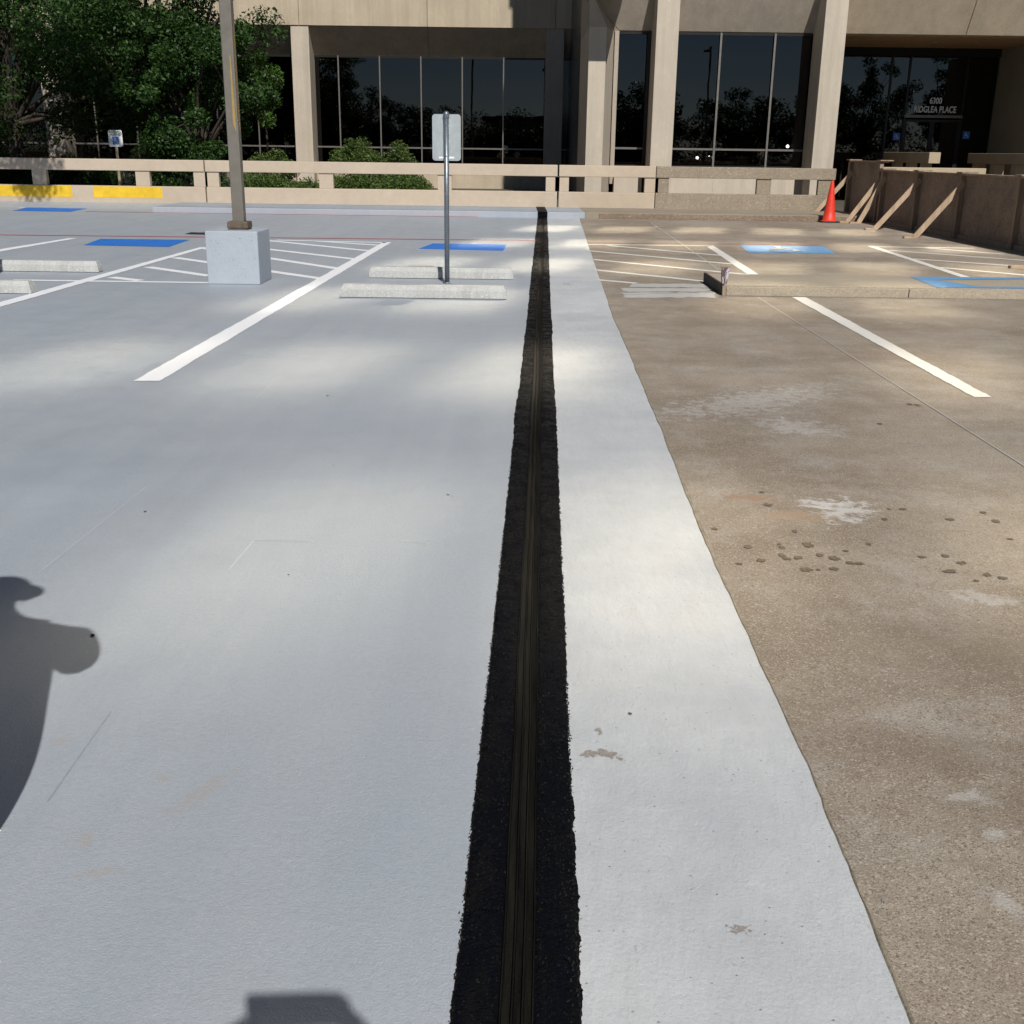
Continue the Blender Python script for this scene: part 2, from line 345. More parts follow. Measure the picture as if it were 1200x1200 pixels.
def ply_mat():
    n = NT('stained_plywood')
    a = n.mix(n.ramp(n.noise(2.2, 6, 0.7), [(0.3, 0.0), (0.7, 1.0)]), (0.17, 0.12, 0.09), (0.36, 0.27, 0.20))
    a = n.mix(n.ramp(n.noise(45, 5, 0.8), [(0.50, 0.0), (0.65, 0.6)]), a, (0.46, 0.38, 0.30))
    a = n.mix(n.ramp(n.noise(30, 5, 0.8, co=n.mapping(loc=(4, 4, 4))), [(0.50, 0.0), (0.65, 0.6)]), a, (0.08, 0.055, 0.04))
    return n.fin(a, 0.9, n.bump(n.noise(60, 4, 0.7), 0.7, 0.01))
M['ply'] = ply_mat()
def leaf_mat(name, col, col2):
    n = NT(name)
    oi = n.noise(1.6, 3, 0.6); a = n.mix(n.ramp(oi, [(0.35, 0.0), (0.65, 1.0)]), col, col2)
    a = n.mix(n.ramp(n.noise(9, 2, 0.6), [(0.4, 0.0), (0.7, 0.5)]), a, sc3(col2, 1.35))
    m = n.fin(a, 0.5, spec=0.35)
    tl = n.t.nodes.new('ShaderNodeBsdfTranslucent'); n.L(a, tl.inputs[0])
    ms = n.t.nodes.new('ShaderNodeMixShader'); ms.inputs[0].default_value = 0.22
    n.L(n.p.outputs[0], ms.inputs[1]); n.L(tl.outputs[0], ms.inputs[2]); n.L(ms.outputs[0], n.out.inputs[0])
    return m
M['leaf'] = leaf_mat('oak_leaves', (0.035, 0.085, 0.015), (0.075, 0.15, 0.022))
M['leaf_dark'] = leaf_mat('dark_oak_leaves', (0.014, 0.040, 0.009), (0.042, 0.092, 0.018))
M['leaf_bright'] = leaf_mat('sunlit_oak_leaves', (0.055, 0.12, 0.02), (0.12, 0.19, 0.025))  # brighter leaf green puts sunlight into the near crown's colour
M['leaf_shrub'] = leaf_mat('shrub_leaves', (0.05, 0.09, 0.02), (0.10, 0.15, 0.035))

# ------------------------------------------------------------------ ground sheets
def sheet(name, pts, mat, z=0.0, kind='structure'):
    o = obj(name, MB().poly([(p[0], p[1], z) for p in pts]).mesh(name), mat)
    return tag(o, kind=kind)
# expansion joint line: centre at bottom and top of the picture
JB = G(604, 1200); JT = G(636, 246)
jd = (JT-JB); jd.z = 0; jd.normalize(); jn = Vector((jd.y, -jd.x, 0))      # along the joint / to its right
HWJ = 0.118
def J(s, off, z=0.0):      # s metres along from JB, off metres to the right
    p = JB+jd*s+jn*off; return Vector((p.x, p.y, z))
KERB_Y, RAIL_Y, WALK_Z = 28.15, 30.7, 0.14
s_k = (KERB_Y-JB.y)/jd.y; s_r = (RAIL_Y-JB.y)/jd.y; s_b = -14.0
sheet('ground', [(-900, -900), (900, -900), (900, 900), (-900, 900)], plain('distant_ground', (0.10, 0.095, 0.08), 0.95, scale=0.2), -0.35)
# aged concrete deck (right), mortar strip, coated deck (left)
def strip_w(s): return 0.0
SB = G(1068, 1200); ST = G(686, 276)
EP = [G(*p) for p in ((1068, 1200), (1004, 1040), (945, 893), (893, 780), (842, 668), (770, 490), (718, 370), (686, 276))]
def SE(y, off=0.0, z=0.0):      # right edge of the pale strip at distance y: it bends a little
    k = 0
    while k < len(EP)-2 and y > EP[k+1].y: k += 1
    a, b = EP[k], EP[k+1]; t = (y-a.y)/(b.y-a.y); return Vector((a.x+(b.x-a.x)*t+off, y, z))
EY = [p.y for p in EP if p.y < KERB_Y-.1]
sheet('aged_concrete_deck', [SE(-14), (40, -14), (40, KERB_Y), SE(KERB_Y)]+[SE(y) for y in EY[::-1]], M['aged'], 0.0)
sheet('mortar_strip', [J(s_b, HWJ+0.001), SE(-14)]+[SE(y) for y in EY]+[SE(KERB_Y), J(s_k, HWJ+0.001)], M['strip'], 0.0)
sheet('coated_deck', [(-45, -14), J(s_b, -HWJ), J(s_k, -HWJ), (-45, KERB_Y)], M['coat'], 0.0)

# joint: ragged granular mastic bands with a ridged rubber gland between
joint = thing('expansion_joint', J(0, 0), 'long black mastic expansion joint with ridged rubber centre running to the railing', 'expansion joint')
def ragged_band(off0, off1, outer_left, seedv, s0, s1, name='mastic_band', z0=0.0):
    r = np.random.default_rng(seedv)
    ss = [s0]
    while ss[-1] < s1:
        y = JB.y+jd.y*ss[-1]; d = max(0.0026, 0.0026*(max(y, 0.6)/1.2)**1.7); ss.append(min(ss[-1]+d, s1))
    ss = np.array(ss); n = len(ss); K = 9
    edge = np.zeros(n)
    for wl, am in ((.9, .004), (.23, .0028), (.07, .0022), (.025, .0018), (.010, .0013)):
        xk = np.arange(s0-1, s1+1, wl); edge += np.interp(ss, xk, r.normal(0, am, len(xk)))
    edge = edge*.8+.0035
    spike = (r.random(n) < 0.12)*r.uniform(0.0005, 0.003, n)
    vs = np.zeros((n, K, 3))
    for k in range(K):
        t = k/(K-1); off = off0+(off1-off0)*t
        jit = r.normal(0, 0.0012, n) if 0 < k < K-1 else 0
        o = np.full(n, off)+jit
        if outer_left and k == 0: o = o-edge-spike
        if (not outer_left) and k == K-1: o = o+edge+spike
        zz = 0.0035+0.004*math.sin(math.pi*t)+r.normal(0, 0.0011, n)
        zz += 0.0022*np.sin(ss*(140)+k*0.9)*(r.random(n) < 0.5)
        if k in (0, K-1): zz = np.full(n, 0.0012)
        vs[:, k, 0] = JB.x+jd.x*ss+jn.x*o; vs[:, k, 1] = JB.y+jd.y*ss+jn.y*o; vs[:, k, 2] = zz+z0
    idx = np.arange(n*K).reshape(n, K)
    f = np.stack([idx[:-1, :-1], idx[:-1, 1:], idx[1:, 1:], idx[1:, :-1]], -1).reshape(-1, 4)
    me = bpy.data.meshes.new(name); me.from_pydata(vs.reshape(-1, 3).tolist(), [], f.tolist()); me.update()
    return obj(name, me, M['mastic'], joint, world=True)
ragged_band(-HWJ, -0.032, True, 3, -2.2, s_k)
ragged_band(0.030, HWJ, False, 5, -2.2, s_k)
def gland(s0, s1, z0=0.0):
    prof = [(-0.034, .002), (-0.032, .007), (-0.029, .007), (-0.027, .000), (-0.012, -.004), (-0.010, .004), (-0.007, .004), (-0.005, -.006),
            (0.008, -.006), (0.010, .003), (0.013, .003), (0.015, -.004), (0.028, .000), (0.030, .007), (0.032, .007), (0.034, .002)]
    ss = np.arange(s0, s1, 0.25).tolist()+[s1]; vs = []; 
    for s_ in ss:
        wob = 0.0018*math.sin(s_*2.3)+0.001*math.sin(s_*7)
        for a, b in prof: p = J(s_, a+wob, z0+b); vs.append(p)
    K = len(prof); fs = [(i*K+k, i*K+k+1, (i+1)*K+k+1, (i+1)*K+k) for i in range(len(ss)-1) for k in range(K-1)]
    return obj('rubber_gland', MB().add(vs, fs).mesh('rubber_gland'), M['rubber'], joint, world=True)
gland(-2.2, s_k)
# loose granules crowding the band edges and surface near the viewer
def granules():
    r = np.random.default_rng(31); n = 9000; y = 0.75+5.2*r.random(n)**1.6; s_ = (y-JB.y)/jd.y
    side = r.random(n); off = np.where(side < .30, -HWJ-np.abs(r.normal(0, .0028, n)), np.where(side < .60, HWJ+np.abs(r.normal(0, .0032, n)), np.where(side < .78, r.uniform(-HWJ, -.036, n), r.uniform(.036, HWJ, n))))
    edge = side < .60; off = np.where(edge, off-np.sign(off)*.0005, off); sz = r.uniform(.0009, .0026, n)*(1+.12*y)
    P = np.stack([JB.x+jd.x*s_+jn.x*off, JB.y+jd.y*s_+jn.y*off, np.where(edge, .0012, .0075)], 1)
    T = np.array([(1, 0, -.4), (-.5, .87, -.4), (-.5, -.87, -.4), (0, 0, 1.0), (.5, .6, .6)]); V = (P[:, None, :]+T[None]*sz[:, None, None]*r.uniform(.7, 1.3, (n, 5, 1))).reshape(-1, 3)
    F = (np.arange(n)[:, None, None]*5+np.array([(0, 1, 4), (1, 3, 4), (3, 0, 4), (1, 2, 3), (2, 0, 3), (0, 2, 1)])[None]).reshape(-1, 3)
    me = bpy.data.meshes.new('granules'); me.from_pydata(V.tolist(), [], F.tolist()); return me
o_ = obj('granules', granules(), M['grit'], joint, world=True); o_['kind'] = 'stuff'
# joint bed under it so nothing shows through
tag(obj('joint_bed', MB().poly([J(s_b, -HWJ), J(s_b, HWJ+.001), J(s_k, HWJ+.001), J(s_k, -HWJ)]).mesh('joint_bed'), M['mastic'], loc=(0, 0, -0.012)), kind='structure')
# sealant line on the strip's right edge: wavy bead
def bead():
    r = random.Random(4); ys = []; y = 0.3
    while y < KERB_Y: ys.append(y); y += 0.012+0.012*y
    ys.append(KERB_Y); vs = []; w1 = w2 = 0
    for y in ys:
        w1 = w1*0.8+r.gauss(0, 0.0018); w2 = w2*0.7+r.gauss(0, 0.0016)
        hw = 0.0060 if y < 6 else 0.005
        for o, z in ((-hw+w1, .0005), (-hw*0.4+w1, .0035), (hw*0.5+w2, .003), (hw+w2, .0005)): vs.append(SE(y, o, z))
    fs = [(i*4+k, i*4+k+1, (i+1)*4+k+1, (i+1)*4+k) for i in range(len(ys)-1) for k in range(3)]
    return MB().add(vs, fs).mesh('sealant_bead')
tag(obj('sealant_line', bead(), M['sealant']), kind='structure')

# kerb and walkway in front of the railing
XW0 = G(197, 246).x; XW1 = 8.7
coatR = J(s_k, 1.05).x
def walkway(name, x0, x1, mat):
    o = obj(name, MB().box(x0, x1, KERB_Y, RAIL_Y+0.35, -0.05, WALK_Z).mesh(name, 0.015), mat); return tag(o, kind='structure')
M['kerb_face'] = concrete('gravelly_brown_kerb', (0.27, 0.20, 0.14), 0.3, 0.7, 40, 0.9, aggr=30)
M['walk_raw'] = concrete('brown_walk_concrete', (0.33, 0.28, 0.21), 0.2, 0.4, 70, 0.4)
jx = J(s_k, 0).x
walkway('coated_walkway', XW0, jx-HWJ, M['coat'])
walkway('coated_walkway', jx+HWJ, coatR, M['coat'])
walkway('bare_walkway', coatR, XW1, M['walk_raw'])
boxo('kerb_face', None, M['kerb_face'], (coatR+0.35, XW1, KERB_Y-0.03, KERB_Y+0.01, 0, 0.125), 0.01, False)['kind'] = 'structure'
# joint running up over the kerb and walkway
jm = MB(); jm.box(jx-HWJ, jx+HWJ, KERB_Y-0.012, RAIL_Y+0.3, 0.0, WALK_Z+0.006)
obj('kerb_joint', jm.mesh('kerb_joint', 0.006), M['mastic'], joint, world=True)
# left of the kerb the deck ramps up to the wall
RY = 29.6
sheet('coated_deck', [(-45, KERB_Y), (XW0, KERB_Y), (XW0, RY), (-45, RY)], M['coat'], 0.0)
rm = MB().add([(-45, RY, 0.0), (XW0-0.25, RY, 0.0), (XW0, RY, 0.0), (-45, RAIL_Y+.3, WALK_Z), (XW0-0.25, RAIL_Y+.3, WALK_Z), (XW0, RAIL_Y+.3, WALK_Z)],
              [(0, 1, 4, 3), (1, 2, 5, 4)])
tag(obj('deck_ramp', rm.mesh('deck_ramp'), M['coat']), kind='structure')
for y, z in ((KERB_Y+0.06, WALK_Z), (RAIL_Y-0.5, WALK_Z)):
    sheet('pale_kerb_line', [(XW0+.1, y), (jx-HWJ-.03, y), (jx-HWJ-.03, y+.10), (XW0+.1, y+.10)], M['pale'], z+.004)
    sheet('pale_kerb_line', [(jx+HWJ+.03, y), (coatR, y), (coatR, y+.10), (jx+HWJ+.03, y+.10)], M['pale'], z+.004)
# soil and planting ground behind the railing
sheet('planting_bed', [(-70, RAIL_Y+.35), (80, RAIL_Y+.35), (80, 90), (-70, 90)], M['soil'], 0.02)

# ------------------------------------------------------------------ painted markings
ZL = 0.004
PR = random.Random(99)
def ragged(pts, amp=0.0035):
    out = []
    for k in range(len(pts)):
        A_, B_ = Vector(pts[k]), Vector(pts[(k+1) % len(pts)]); L_ = (B_-A_).length; nn = max(1, min(220, int(L_/0.03)))
        d_ = (B_-A_).normalized(); nr = Vector((-d_.y, d_.x, 0)); w_ = 0
        for t in range(nn): w_ = w_*.7+PR.gauss(0, amp*.6); out.append(A_.lerp(B_, t/nn)+nr*(w_ if t else 0))
    return out
def mark(name, quad, mat, z=ZL):
    pts = ragged([G(*q) for q in quad]); return sheet(name, pts, mat, z)
def stroke(name, a, b, wid, mat, z=ZL):
    A = G(*a); B = G(*b); d = (B-A).normalized(); n = Vector((-d.y, d.x, 0))*wid/2
    return sheet(name, ragged([A+n, A-n, B-n, B+n]) if wid > .03 else [A+n, A-n, B-n, B+n], mat, z)
LW = 0.10
# left bays
mark('parking_line', [(156, 447), (187, 447), (459, 284), (449, 284)], M['white'])
mark('parking_line', [(-20, 366), (-20, 360), (234, 290), (243, 290)], M['white'])
mark('parking_line', [(-20, 298.5), (-20, 295.5), (80, 279.5), (90, 279.5)], M['white'])
stroke('parking_line', (14, 328.3), (246, 331.5), 0.12, M['white'], ZL-.0008)
stroke('parking_line', (324, 281.6), (452, 284.6), 0.15, M['white'])
for a, b in (((372, 282.8), (444, 287.5)), ((312, 281.8), (434, 294.2)), ((243, 284), (418, 304)), ((238, 291.0), (400, 315.5)), ((205, 302), (379, 327)), ((173, 313), (246, 323.5)), ((130, 325), (165, 329))):
    stroke('hatch_line', a, b, 0.15, M['white'], ZL-.0015)
for q in (((98, 287.5), (118, 280), (222, 281.2), (198, 289.5)), ((490, 292), (507, 285.3), (594, 286.7), (590, 294.3)), ((15, 247), (33, 243), (102, 244.5), (82, 248.3))):
    mark('blue_bay_marking', q, M['blue'])
for q in (((487.5, 293.1), (506, 284.7), (596, 286.0), (591.5, 295.4)),):
    mark('bay_marking_edge', q, M['pale'], ZL-.002)
stroke('red_fire_lane_line', (-20, 275.2), (632, 282.0), 0.13, M['red'])
stroke('red_fire_lane_line', (100, 248.0), (560, 254.3), 0.12, M['red'])
for a, b in (((-20, 236.5), (42, 240.5)), ((-20, 240), (28, 243.5))): stroke('parking_line', a, b, 0.16, M['white'])
mark('dark_mark', [(216, 274.5), (224, 272.3), (241, 272.8), (241, 275.2)], M['black'])  # small black patch on the deck behind the pole block
# right bays
mark('parking_line', [(928, 348.5), (944, 348.5), (1162, 466), (1141, 466)], M['white_old'])
stroke('hatch_line', (686, 286.6), (834, 288.4), 0.13, M['white_old'])
for a, b in (((712, 287.8), (846, 299.5)), ((690, 294.0), (858, 309.5)), ((695, 304.2), (877, 322)), ((697, 316.3), (828, 330)), ((700, 328), (745, 332))):
    stroke('hatch_line', a, b, 0.13, M['white_old'], ZL-.0012)
mark('parking_line', [(826, 287.5), (835, 287.5), (890, 322.5), (877, 322.5)], M['white_old'], ZL)
mark('parking_line', [(1016, 288.5), (1024, 288.5), (1137, 325), (1126, 325)], M['white_old'], ZL)
for a, b in (((1020, 289.2), (1142, 291)), ((1080, 290.2), (1176, 298)), ((1042, 293.5), (1230, 307.5)), ((1070, 303.5), (1230, 314.5)), ((1100, 313.5), (1230, 325))):
    stroke('hatch_line', a, b, 0.13, M['white_old'], ZL-.0012)
bq = [(866, 287.2), (965, 289), (980, 297.8), (878, 296.3)]
mark('blue_bay_marking', bq, M['blue_old'])
stroke('faint_red_line', (690, 284.6), (960, 287.2), 0.08, M['red'])

def isa(fwd, right, org, size, z=None):
    """wheelchair symbol strokes in a 2D frame -> MB with flat quads (org lower-left, fwd = up, right)"""
    P = lambda x, y: Vector(org)+Vector(right)*x*size+Vector(fwd)*y*size
    m = MB()
    def st(pts, wd):
        for (x0, y0), (x1, y1) in zip(pts[:-1], pts[1:]):
            d = Vector((x1-x0, y1-y0)); d.normalize(); nx, ny = -d.y*wd/2, d.x*wd/2; ex, ey = d.x*wd*.3, d.y*wd*.3
            m.poly([P(x0-ex+nx, y0-ey+ny), P(x0-ex-nx, y0-ey-ny), P(x1+ex-nx, y1+ey-ny), P(x1+ex+nx, y1+ey+ny)])
    m.poly([P(.40+.075*math.cos(t*math.pi/6), .88+.075*math.sin(t*math.pi/6)) for t in range(12)])
    st([(.40, .78), (.43, .45), (.68, .45), (.80, .16), (.90, .20)], .10)
    st([(.42, .64), (.66, .64)], .075)
    st([(.45+.27*math.cos(R(a)), .32+.27*math.sin(R(a))) for a in range(110, 345, 18)], .075)
    return m
def flat_obj(name, m, mat, parent=None, kind=None, world=True):
    me = bpy.data.meshes.new(name); me.from_pydata(m.v, [], m.f); o = obj(name, me, mat, parent, world=world)
    if kind: o['kind'] = kind
    return o
a0 = G(895, 296.0); a1 = G(950, 296.6); up = (G(900, 288.6)-G(906, 296.2)); wv = (a1-a0)
m = MB(); sy = isa(up, wv, a0+Vector((0, 0, .009)), 1.0); flat_obj('wheelchair_marking', sy, M['white_old'], kind='structure')

# saw-cut line on the aged deck, cracks, patch
stroke('saw_cut_line', (763, 261), (842, 316), 0.018, M['scuff']); stroke('saw_cut_line', (888, 348.5), (1215, 556), 0.009, M['scuff'])
for a, b in (((297, 633), (368, 634)), ((470, 634), (505, 637)), ((172, 570), (45, 672)), ((297, 634), (268, 668)), ((318, 450), (300, 466))): stroke('coating_seam', a, b, 0.006, M['seam'], .0012)
stroke('coating_seam', (130, 834), (56, 939), 0.004, M['seam_dark'], .0012)
# fresh pale patches beside the slab end
for q in (((742, 332.5), (826, 333.2), (831, 337.2), (736, 336.6)), ((727, 337.5), (830, 338.2), (835, 342.2), (731, 342)), ((728, 343), (838, 342.8), (838, 349), (733, 349.2))):
    pr = random.Random(int(q[0][0])); P4 = [G(*p) for p in q]; pts = []
    for k in range(4):
        A_, B_ = P4[k], P4[(k+1) % 4]; nn = 14
        for t in range(nn): pts.append(A_.lerp(B_, t/nn)+Vector((pr.gauss(0, .012), pr.gauss(0, .022), 0)))
    sheet('pale_ground_patch', pts, M['patch'], 0.003)

def blob(px, py, rx, ry, mat, z=0.003, seed=0, n=16, jag=0.25, ang=0.0, name='stain'):
    r = random.Random(seed+int(px*7+py)); C = G(px, py); pts = []
    sx = (G(px+rx, py)-C).length; syy = (G(px, py-ry)-C).length
    for i in range(n):
        t = 2*math.pi*i/n; k = 1+r.uniform(-jag, jag); x = sx*k*math.cos(t); y = syy*k*math.sin(t)
        pts.append((C.x+x*math.cos(ang)-y*math.sin(ang), C.y+x*math.sin(ang)+y*math.cos(ang)))
    return sheet(name, pts, mat, z)
drops = [(877, 641, 5, 2.2), (892, 657, 7, 3), (913, 638, 4, 1.8), (916, 642, 4, 1.6), (931, 623, 5, 2), (947, 639, 6, 3), (935, 654, 6, 2), (916, 651, 4, 2), (922, 655, 5, 1.5),
         (960, 651, 4.5, 1.8), (978, 655, 7, 2.6), (991, 646, 5.5, 1.8), (977, 667, 6, 2), (945, 668, 6, 2), (959, 668, 4, 1.8), (996, 660, 5, 1.6), (1007, 661, 5, 1.6), (1018, 638, 5, 2), (900, 592, 5, 1.6),
         (1080, 653, 6, 1.6), (1108, 652, 5, 1.8), (1113, 670, 8, 2), (1127, 660, 7, 2), (1144, 681, 6, 2), (1157, 674, 5, 1.8), (1175, 678, 7, 2.2), (1184, 632, 6, 1.6), (1167, 611, 4, 1.5), (1152, 601, 5, 1.4),
         (1042, 597, 4, 1.2), (1058, 597, 4, 1), (1113, 609, 6, 1.5), (837, 620, 4, 1.5), (893, 577, 4, 1.2), (866, 661, 4, 1.2), (1075, 475, 3, 1), (1066, 474, 3, 1), (1031, 497, 3, .8), (1037, 609, 5, 1.5)]
for px, py, a, b in drops: kk = PR.uniform(.55, 1.15); blob(px, py, a*kk, b*kk, M['stain'], jag=0.3, n=18, name='drip_stain')
def smear(px, py, rx, ry, ang, mat, cnt, s, seed, name, spread=1.0):
    """ragged scrape: many small flecks crowded along an ellipse"""
    r = random.Random(seed); m = MB(); C = G(px, py); ex = (G(px+rx, py)-C).length; ey = (G(px, py-ry)-C).length
    for i in range(cnt):
        x = r.gauss(0, .42)*ex*spread; y = r.gauss(0, .42)*ey*spread; q = C+Vector((x*math.cos(ang)-y*math.sin(ang), x*math.sin(ang)+y*math.cos(ang), 0))
        k = s*r.uniform(.3, 1.6); e = r.uniform(.3, 1.0); a2 = ang+r.uniform(-.6, .6); pts = []
        nn = r.randint(5, 8)
        for j in range(nn):
            t = 2*math.pi*j/nn; rr = k*r.uniform(.6, 1.3); u, v = rr*math.cos(t), rr*e*math.sin(t)
            pts.append((q.x+u*math.cos(a2)-v*math.sin(a2), q.y+u*math.sin(a2)+v*math.cos(a2), 0.0022+0.00001*i))
        m.poly(pts)
    me = bpy.data.meshes.new(name); me.from_pydata(m.v, [], m.f)
    return tag(obj(name, me, mat), kind='stuff')
smear(690, 884, 14, 5, 0.2, M['chip'], 40, .005, 11, 'bare_chips', .7)
smear(712, 884, 22, 6, -0.4, M['chip'], 70, .005, 12, 'bare_chips', .8)
smear(702, 857, 7, 6, 0.2, M['chip'], 20, .004, 13, 'bare_chips', .7)
smear(866, 1090, 16, 7, 0.2, M['chip'], 60, .003, 14, 'bare_chips', .8)
smear(1036, 1056, 6, 6, 0.2, M['chip'], 25, .003, 15, 'bare_chips', .6)
smear(664, 333, 16, 2, 0, M['chip'], 14, .02, 16, 'bare_chips', .5)
for px, py in ((108, 745), (338, 674), (738, 837), (109, 745.6), (525, 580), (384, 464), (170, 600)): blob(px, py, *((2.2, 1.2) if py > 700 else (1.2, .6)), M['black'], .003, name='speck')

# ------------------------------------------------------------------ wheel stops
def stop_mesh(L=1.83):
    h, w0, w1 = 0.145, 0.16, 0.075
    m = MB(); x = L/2; prof = [(-.08, .006), (-.076, .088), (-.045, .140), (.045, .140), (.076, .088), (.08, .006)]
    vs = [(-x, a, z) for a, z in prof[:1]+prof[5:]]; n_ = len(prof); ins = [0, .008, .035, .035, .008, 0]
    vs = [(-x+k, a, z) for (a, z), k in zip(prof, ins)]+[(x-k, a, z) for (a, z), k in zip(prof, ins)]
    m.add(vs, [tuple(range(n_)), tuple(range(n_, 2*n_))[::-1]]+[(i, n_+i, n_+(i+1) % n_, (i+1) % n_) for i in range(n_)])
    return m.mesh('wheel_stop', 0.005)
sm = stop_mesh()
spots = [((496, 350), 0.0, 'near one of the two white concrete wheel stops at the sign post', 1.83),
         ((517, 327), 0.0, 'white concrete wheel stop behind the sign post, close to the blue square', 1.83),
         ((32, 318.5), 0.0, 'pale concrete wheel stop crossed by a shadow at the far left', 1.83),
         ((-62, 343.5), 0.0, 'pale wheel stop end cut off by the left edge of the picture', 1.83)]
sm.materials.append(M['stop'])
for i, (p, a, lab, L) in enumerate(spots):
    o = obj('wheel_stop', sm); q = G(*p); o.location = (q.x, q.y+0.08, 0); o.rotation_euler = (0, 0, a)
    tag(o, lab, 'wheel stop', 'concrete wheel stops in the parking bays')

# ------------------------------------------------------------------ sign post with sign seen from behind
sp = G(524, 332)
post = thing('sign_post', sp, 'round grey steel post between two wheel stops carrying a sign seen from behind', 'sign post')
m = MB(); m.tube((0, 0, 0), (0, 0, 1.93), 0.030, n=16); obj('pole', m.mesh('pole'), M['galv'], post)
m = MB(); m.lathe([(0.0, 1.985), (0.020, 1.98), (0.034, 1.962), (0.036, 1.945), (0.032, 1.93), (0.033, 1.90), (0.0301, 1.90)], 16); obj('cap', m.mesh('cap'), M['galv'], post)
m = MB(); m.lathe([(0.031, 0.0), (0.052, 0.0), (0.050, 0.012), (0.034, 0.02), (0.031, 0.02)], 16); obj('collar', m.mesh('collar'), M['galv'], post)
def rounded(wd, hg, r, n=6):
    pts = []
    for cx, cz, a0_ in ((wd/2-r, hg/2-r, 0), (-wd/2+r, hg/2-r, 90), (-wd/2+r, -hg/2+r, 180), (wd/2-r, -hg/2+r, 270)):
        for i in range(n+1): a_ = R(a0_+90*i/n); pts.append((cx+r*math.cos(a_), cz+r*math.sin(a_)))
    return pts
m = MB(); m.prism([(x, 0.0, z) for x, z in rounded(0.335, 0.52, 0.035)], (0, 0.004, 0)); pl = obj('sign_panel', m.mesh('sign_panel'), M['sign_back'], post, loc=(0, 0.036, 1.69))
m = MB(); m.prism([(x, 0.0, z) for x, z in rounded(0.330, 0.515, 0.033)], (0, 0.0012, 0)); obj('sign_face', m.mesh('sign_face'), M['white_sign'], pl, loc=(0, 0.0045, 0))
sf = isa((0, 0, 1), (-1, 0, 0), (0.09, 0.0075, -0.16), 0.18); 
m = MB(); m.prism([(x*1, 0, z) for x, z in rounded(0.22, 0.22, 0.01)], (0, 0.0006, 0)); obj('blue_square', m.mesh('blue_square'), M['blue_sign'], pl, loc=(0, 0.006, -0.07))
obj('wheelchair_symbol', sf.mesh('wheelchair_symbol'), M['white_sign'], pl)
m = MB(); m.box(-0.09, 0.09, -0.0015, 0, -0.235, -0.215); obj('sticker', m.mesh('sticker'), M['white_sign'], pl)
for z in (1.48, 1.90):
    m = MB(); m.box(-0.022, 0.022, 0.028, 0.0362, z-.012, z+.012); obj('bracket', m.mesh('bracket', .002), M['galv'], post)
    m = MB(); m.tube((0, -0.034, z), (0, -0.028, z), 0.007, n=8); obj('bolt', m.mesh('bolt'), M['galv'], post)

p2 = copy_tree(post); q2_ = G(-24, 331); p2.location = (q2_.x, q2_.y, 0); p2['label'] = 'sign post just outside the left edge whose shadow crosses the wheel stop'
# ------------------------------------------------------------------ light pole on its concrete block
b0 = G(244, 333); b1 = G(305.5, 333.5)
bw = b1.x-b0.x; bx = (b0.x+b1.x)/2; by = b0.y+0.33
blk = obj('concrete_pole_base', MB().box(-bw/2, bw/2, -.33, .33, 0, 0.615).mesh('concrete_pole_base', 0.014, 3), M['blockpaint'], loc=(bx, by, 0))
tag(blk, 'square concrete block coated grey like the deck, under the light pole', 'pole base')
m = MB()
r_ = random.Random(3)
for i in range(46):        # flat dots painted in the shade colour of small bug holes
    x = r_.uniform(-bw/2+.04, bw/2-.04); z = r_.uniform(.08, .57); k = r_.uniform(.002, .005)
    m.poly([(x+k*1.3*math.cos(t*math.pi/3), -.3306, z+k*math.sin(t*math.pi/3)) for t in range(6)])
    y = r_.uniform(-.29, .29); z = r_.uniform(.08, .57)
    m.poly([(bw/2+.0006, y+k*1.3*math.cos(t*math.pi/3), z+k*math.sin(t*math.pi/3)) for t in range(6)])
me = bpy.data.meshes.new('bug_holes'); me.from_pydata(m.v, [], m.f); obj('bug_holes', me, plain('hole_shade', (.20, .22, .25), .9), blk)['kind'] = 'stuff'
lp = thing('light_pole', (bx+0.03, by, 0.615), 'tall square bronze light pole rising from the grey concrete block', 'light pole')
m = MB(); m.box(-.068, .068, -.068, .068, 0.02, 9.0); pm = obj('pole', m.mesh('pole', .012, 2), M['pole'], lp)
m = MB(); m.box(-.115, .115, -.115, .115, 0, .022); m.hexa([(-.125, -.125, .022), (.125, -.125, .022), (.125, .125, .022), (-.125, .125, .022), (-.12, -.12, .095), (.12, -.12, .095), (.12, .12, .095), (-.12, .12, .095)])
obj('base_cover', m.mesh('base_cover', .008), M['pole_base'], lp)
m = MB(); m.poly([(.0685, -.03, 1.15), (.0685, .03, 1.1), (.0685, .035, 2.2), (.0685, -.02, 2.35)]); m.poly([(.012, -.0685, 1.2), (.045, -.0685, 1.1), (.03, -.0685, 1.9), (.018, -.0685, 1.95)])
obj('stain', m.mesh('stain'), M['rust'], lp)
m = MB(); m.box(-.04, .04, -1.5, -.068, 8.8, 8.9); obj('arm', m.mesh('arm', .01), M['pole'], lp)
m = MB(); m.box(-.2, .2, -2.1, -1.4, 8.74, 8.92); obj('lamp_head', m.mesh('lamp_head', .03), M['pole'], lp)

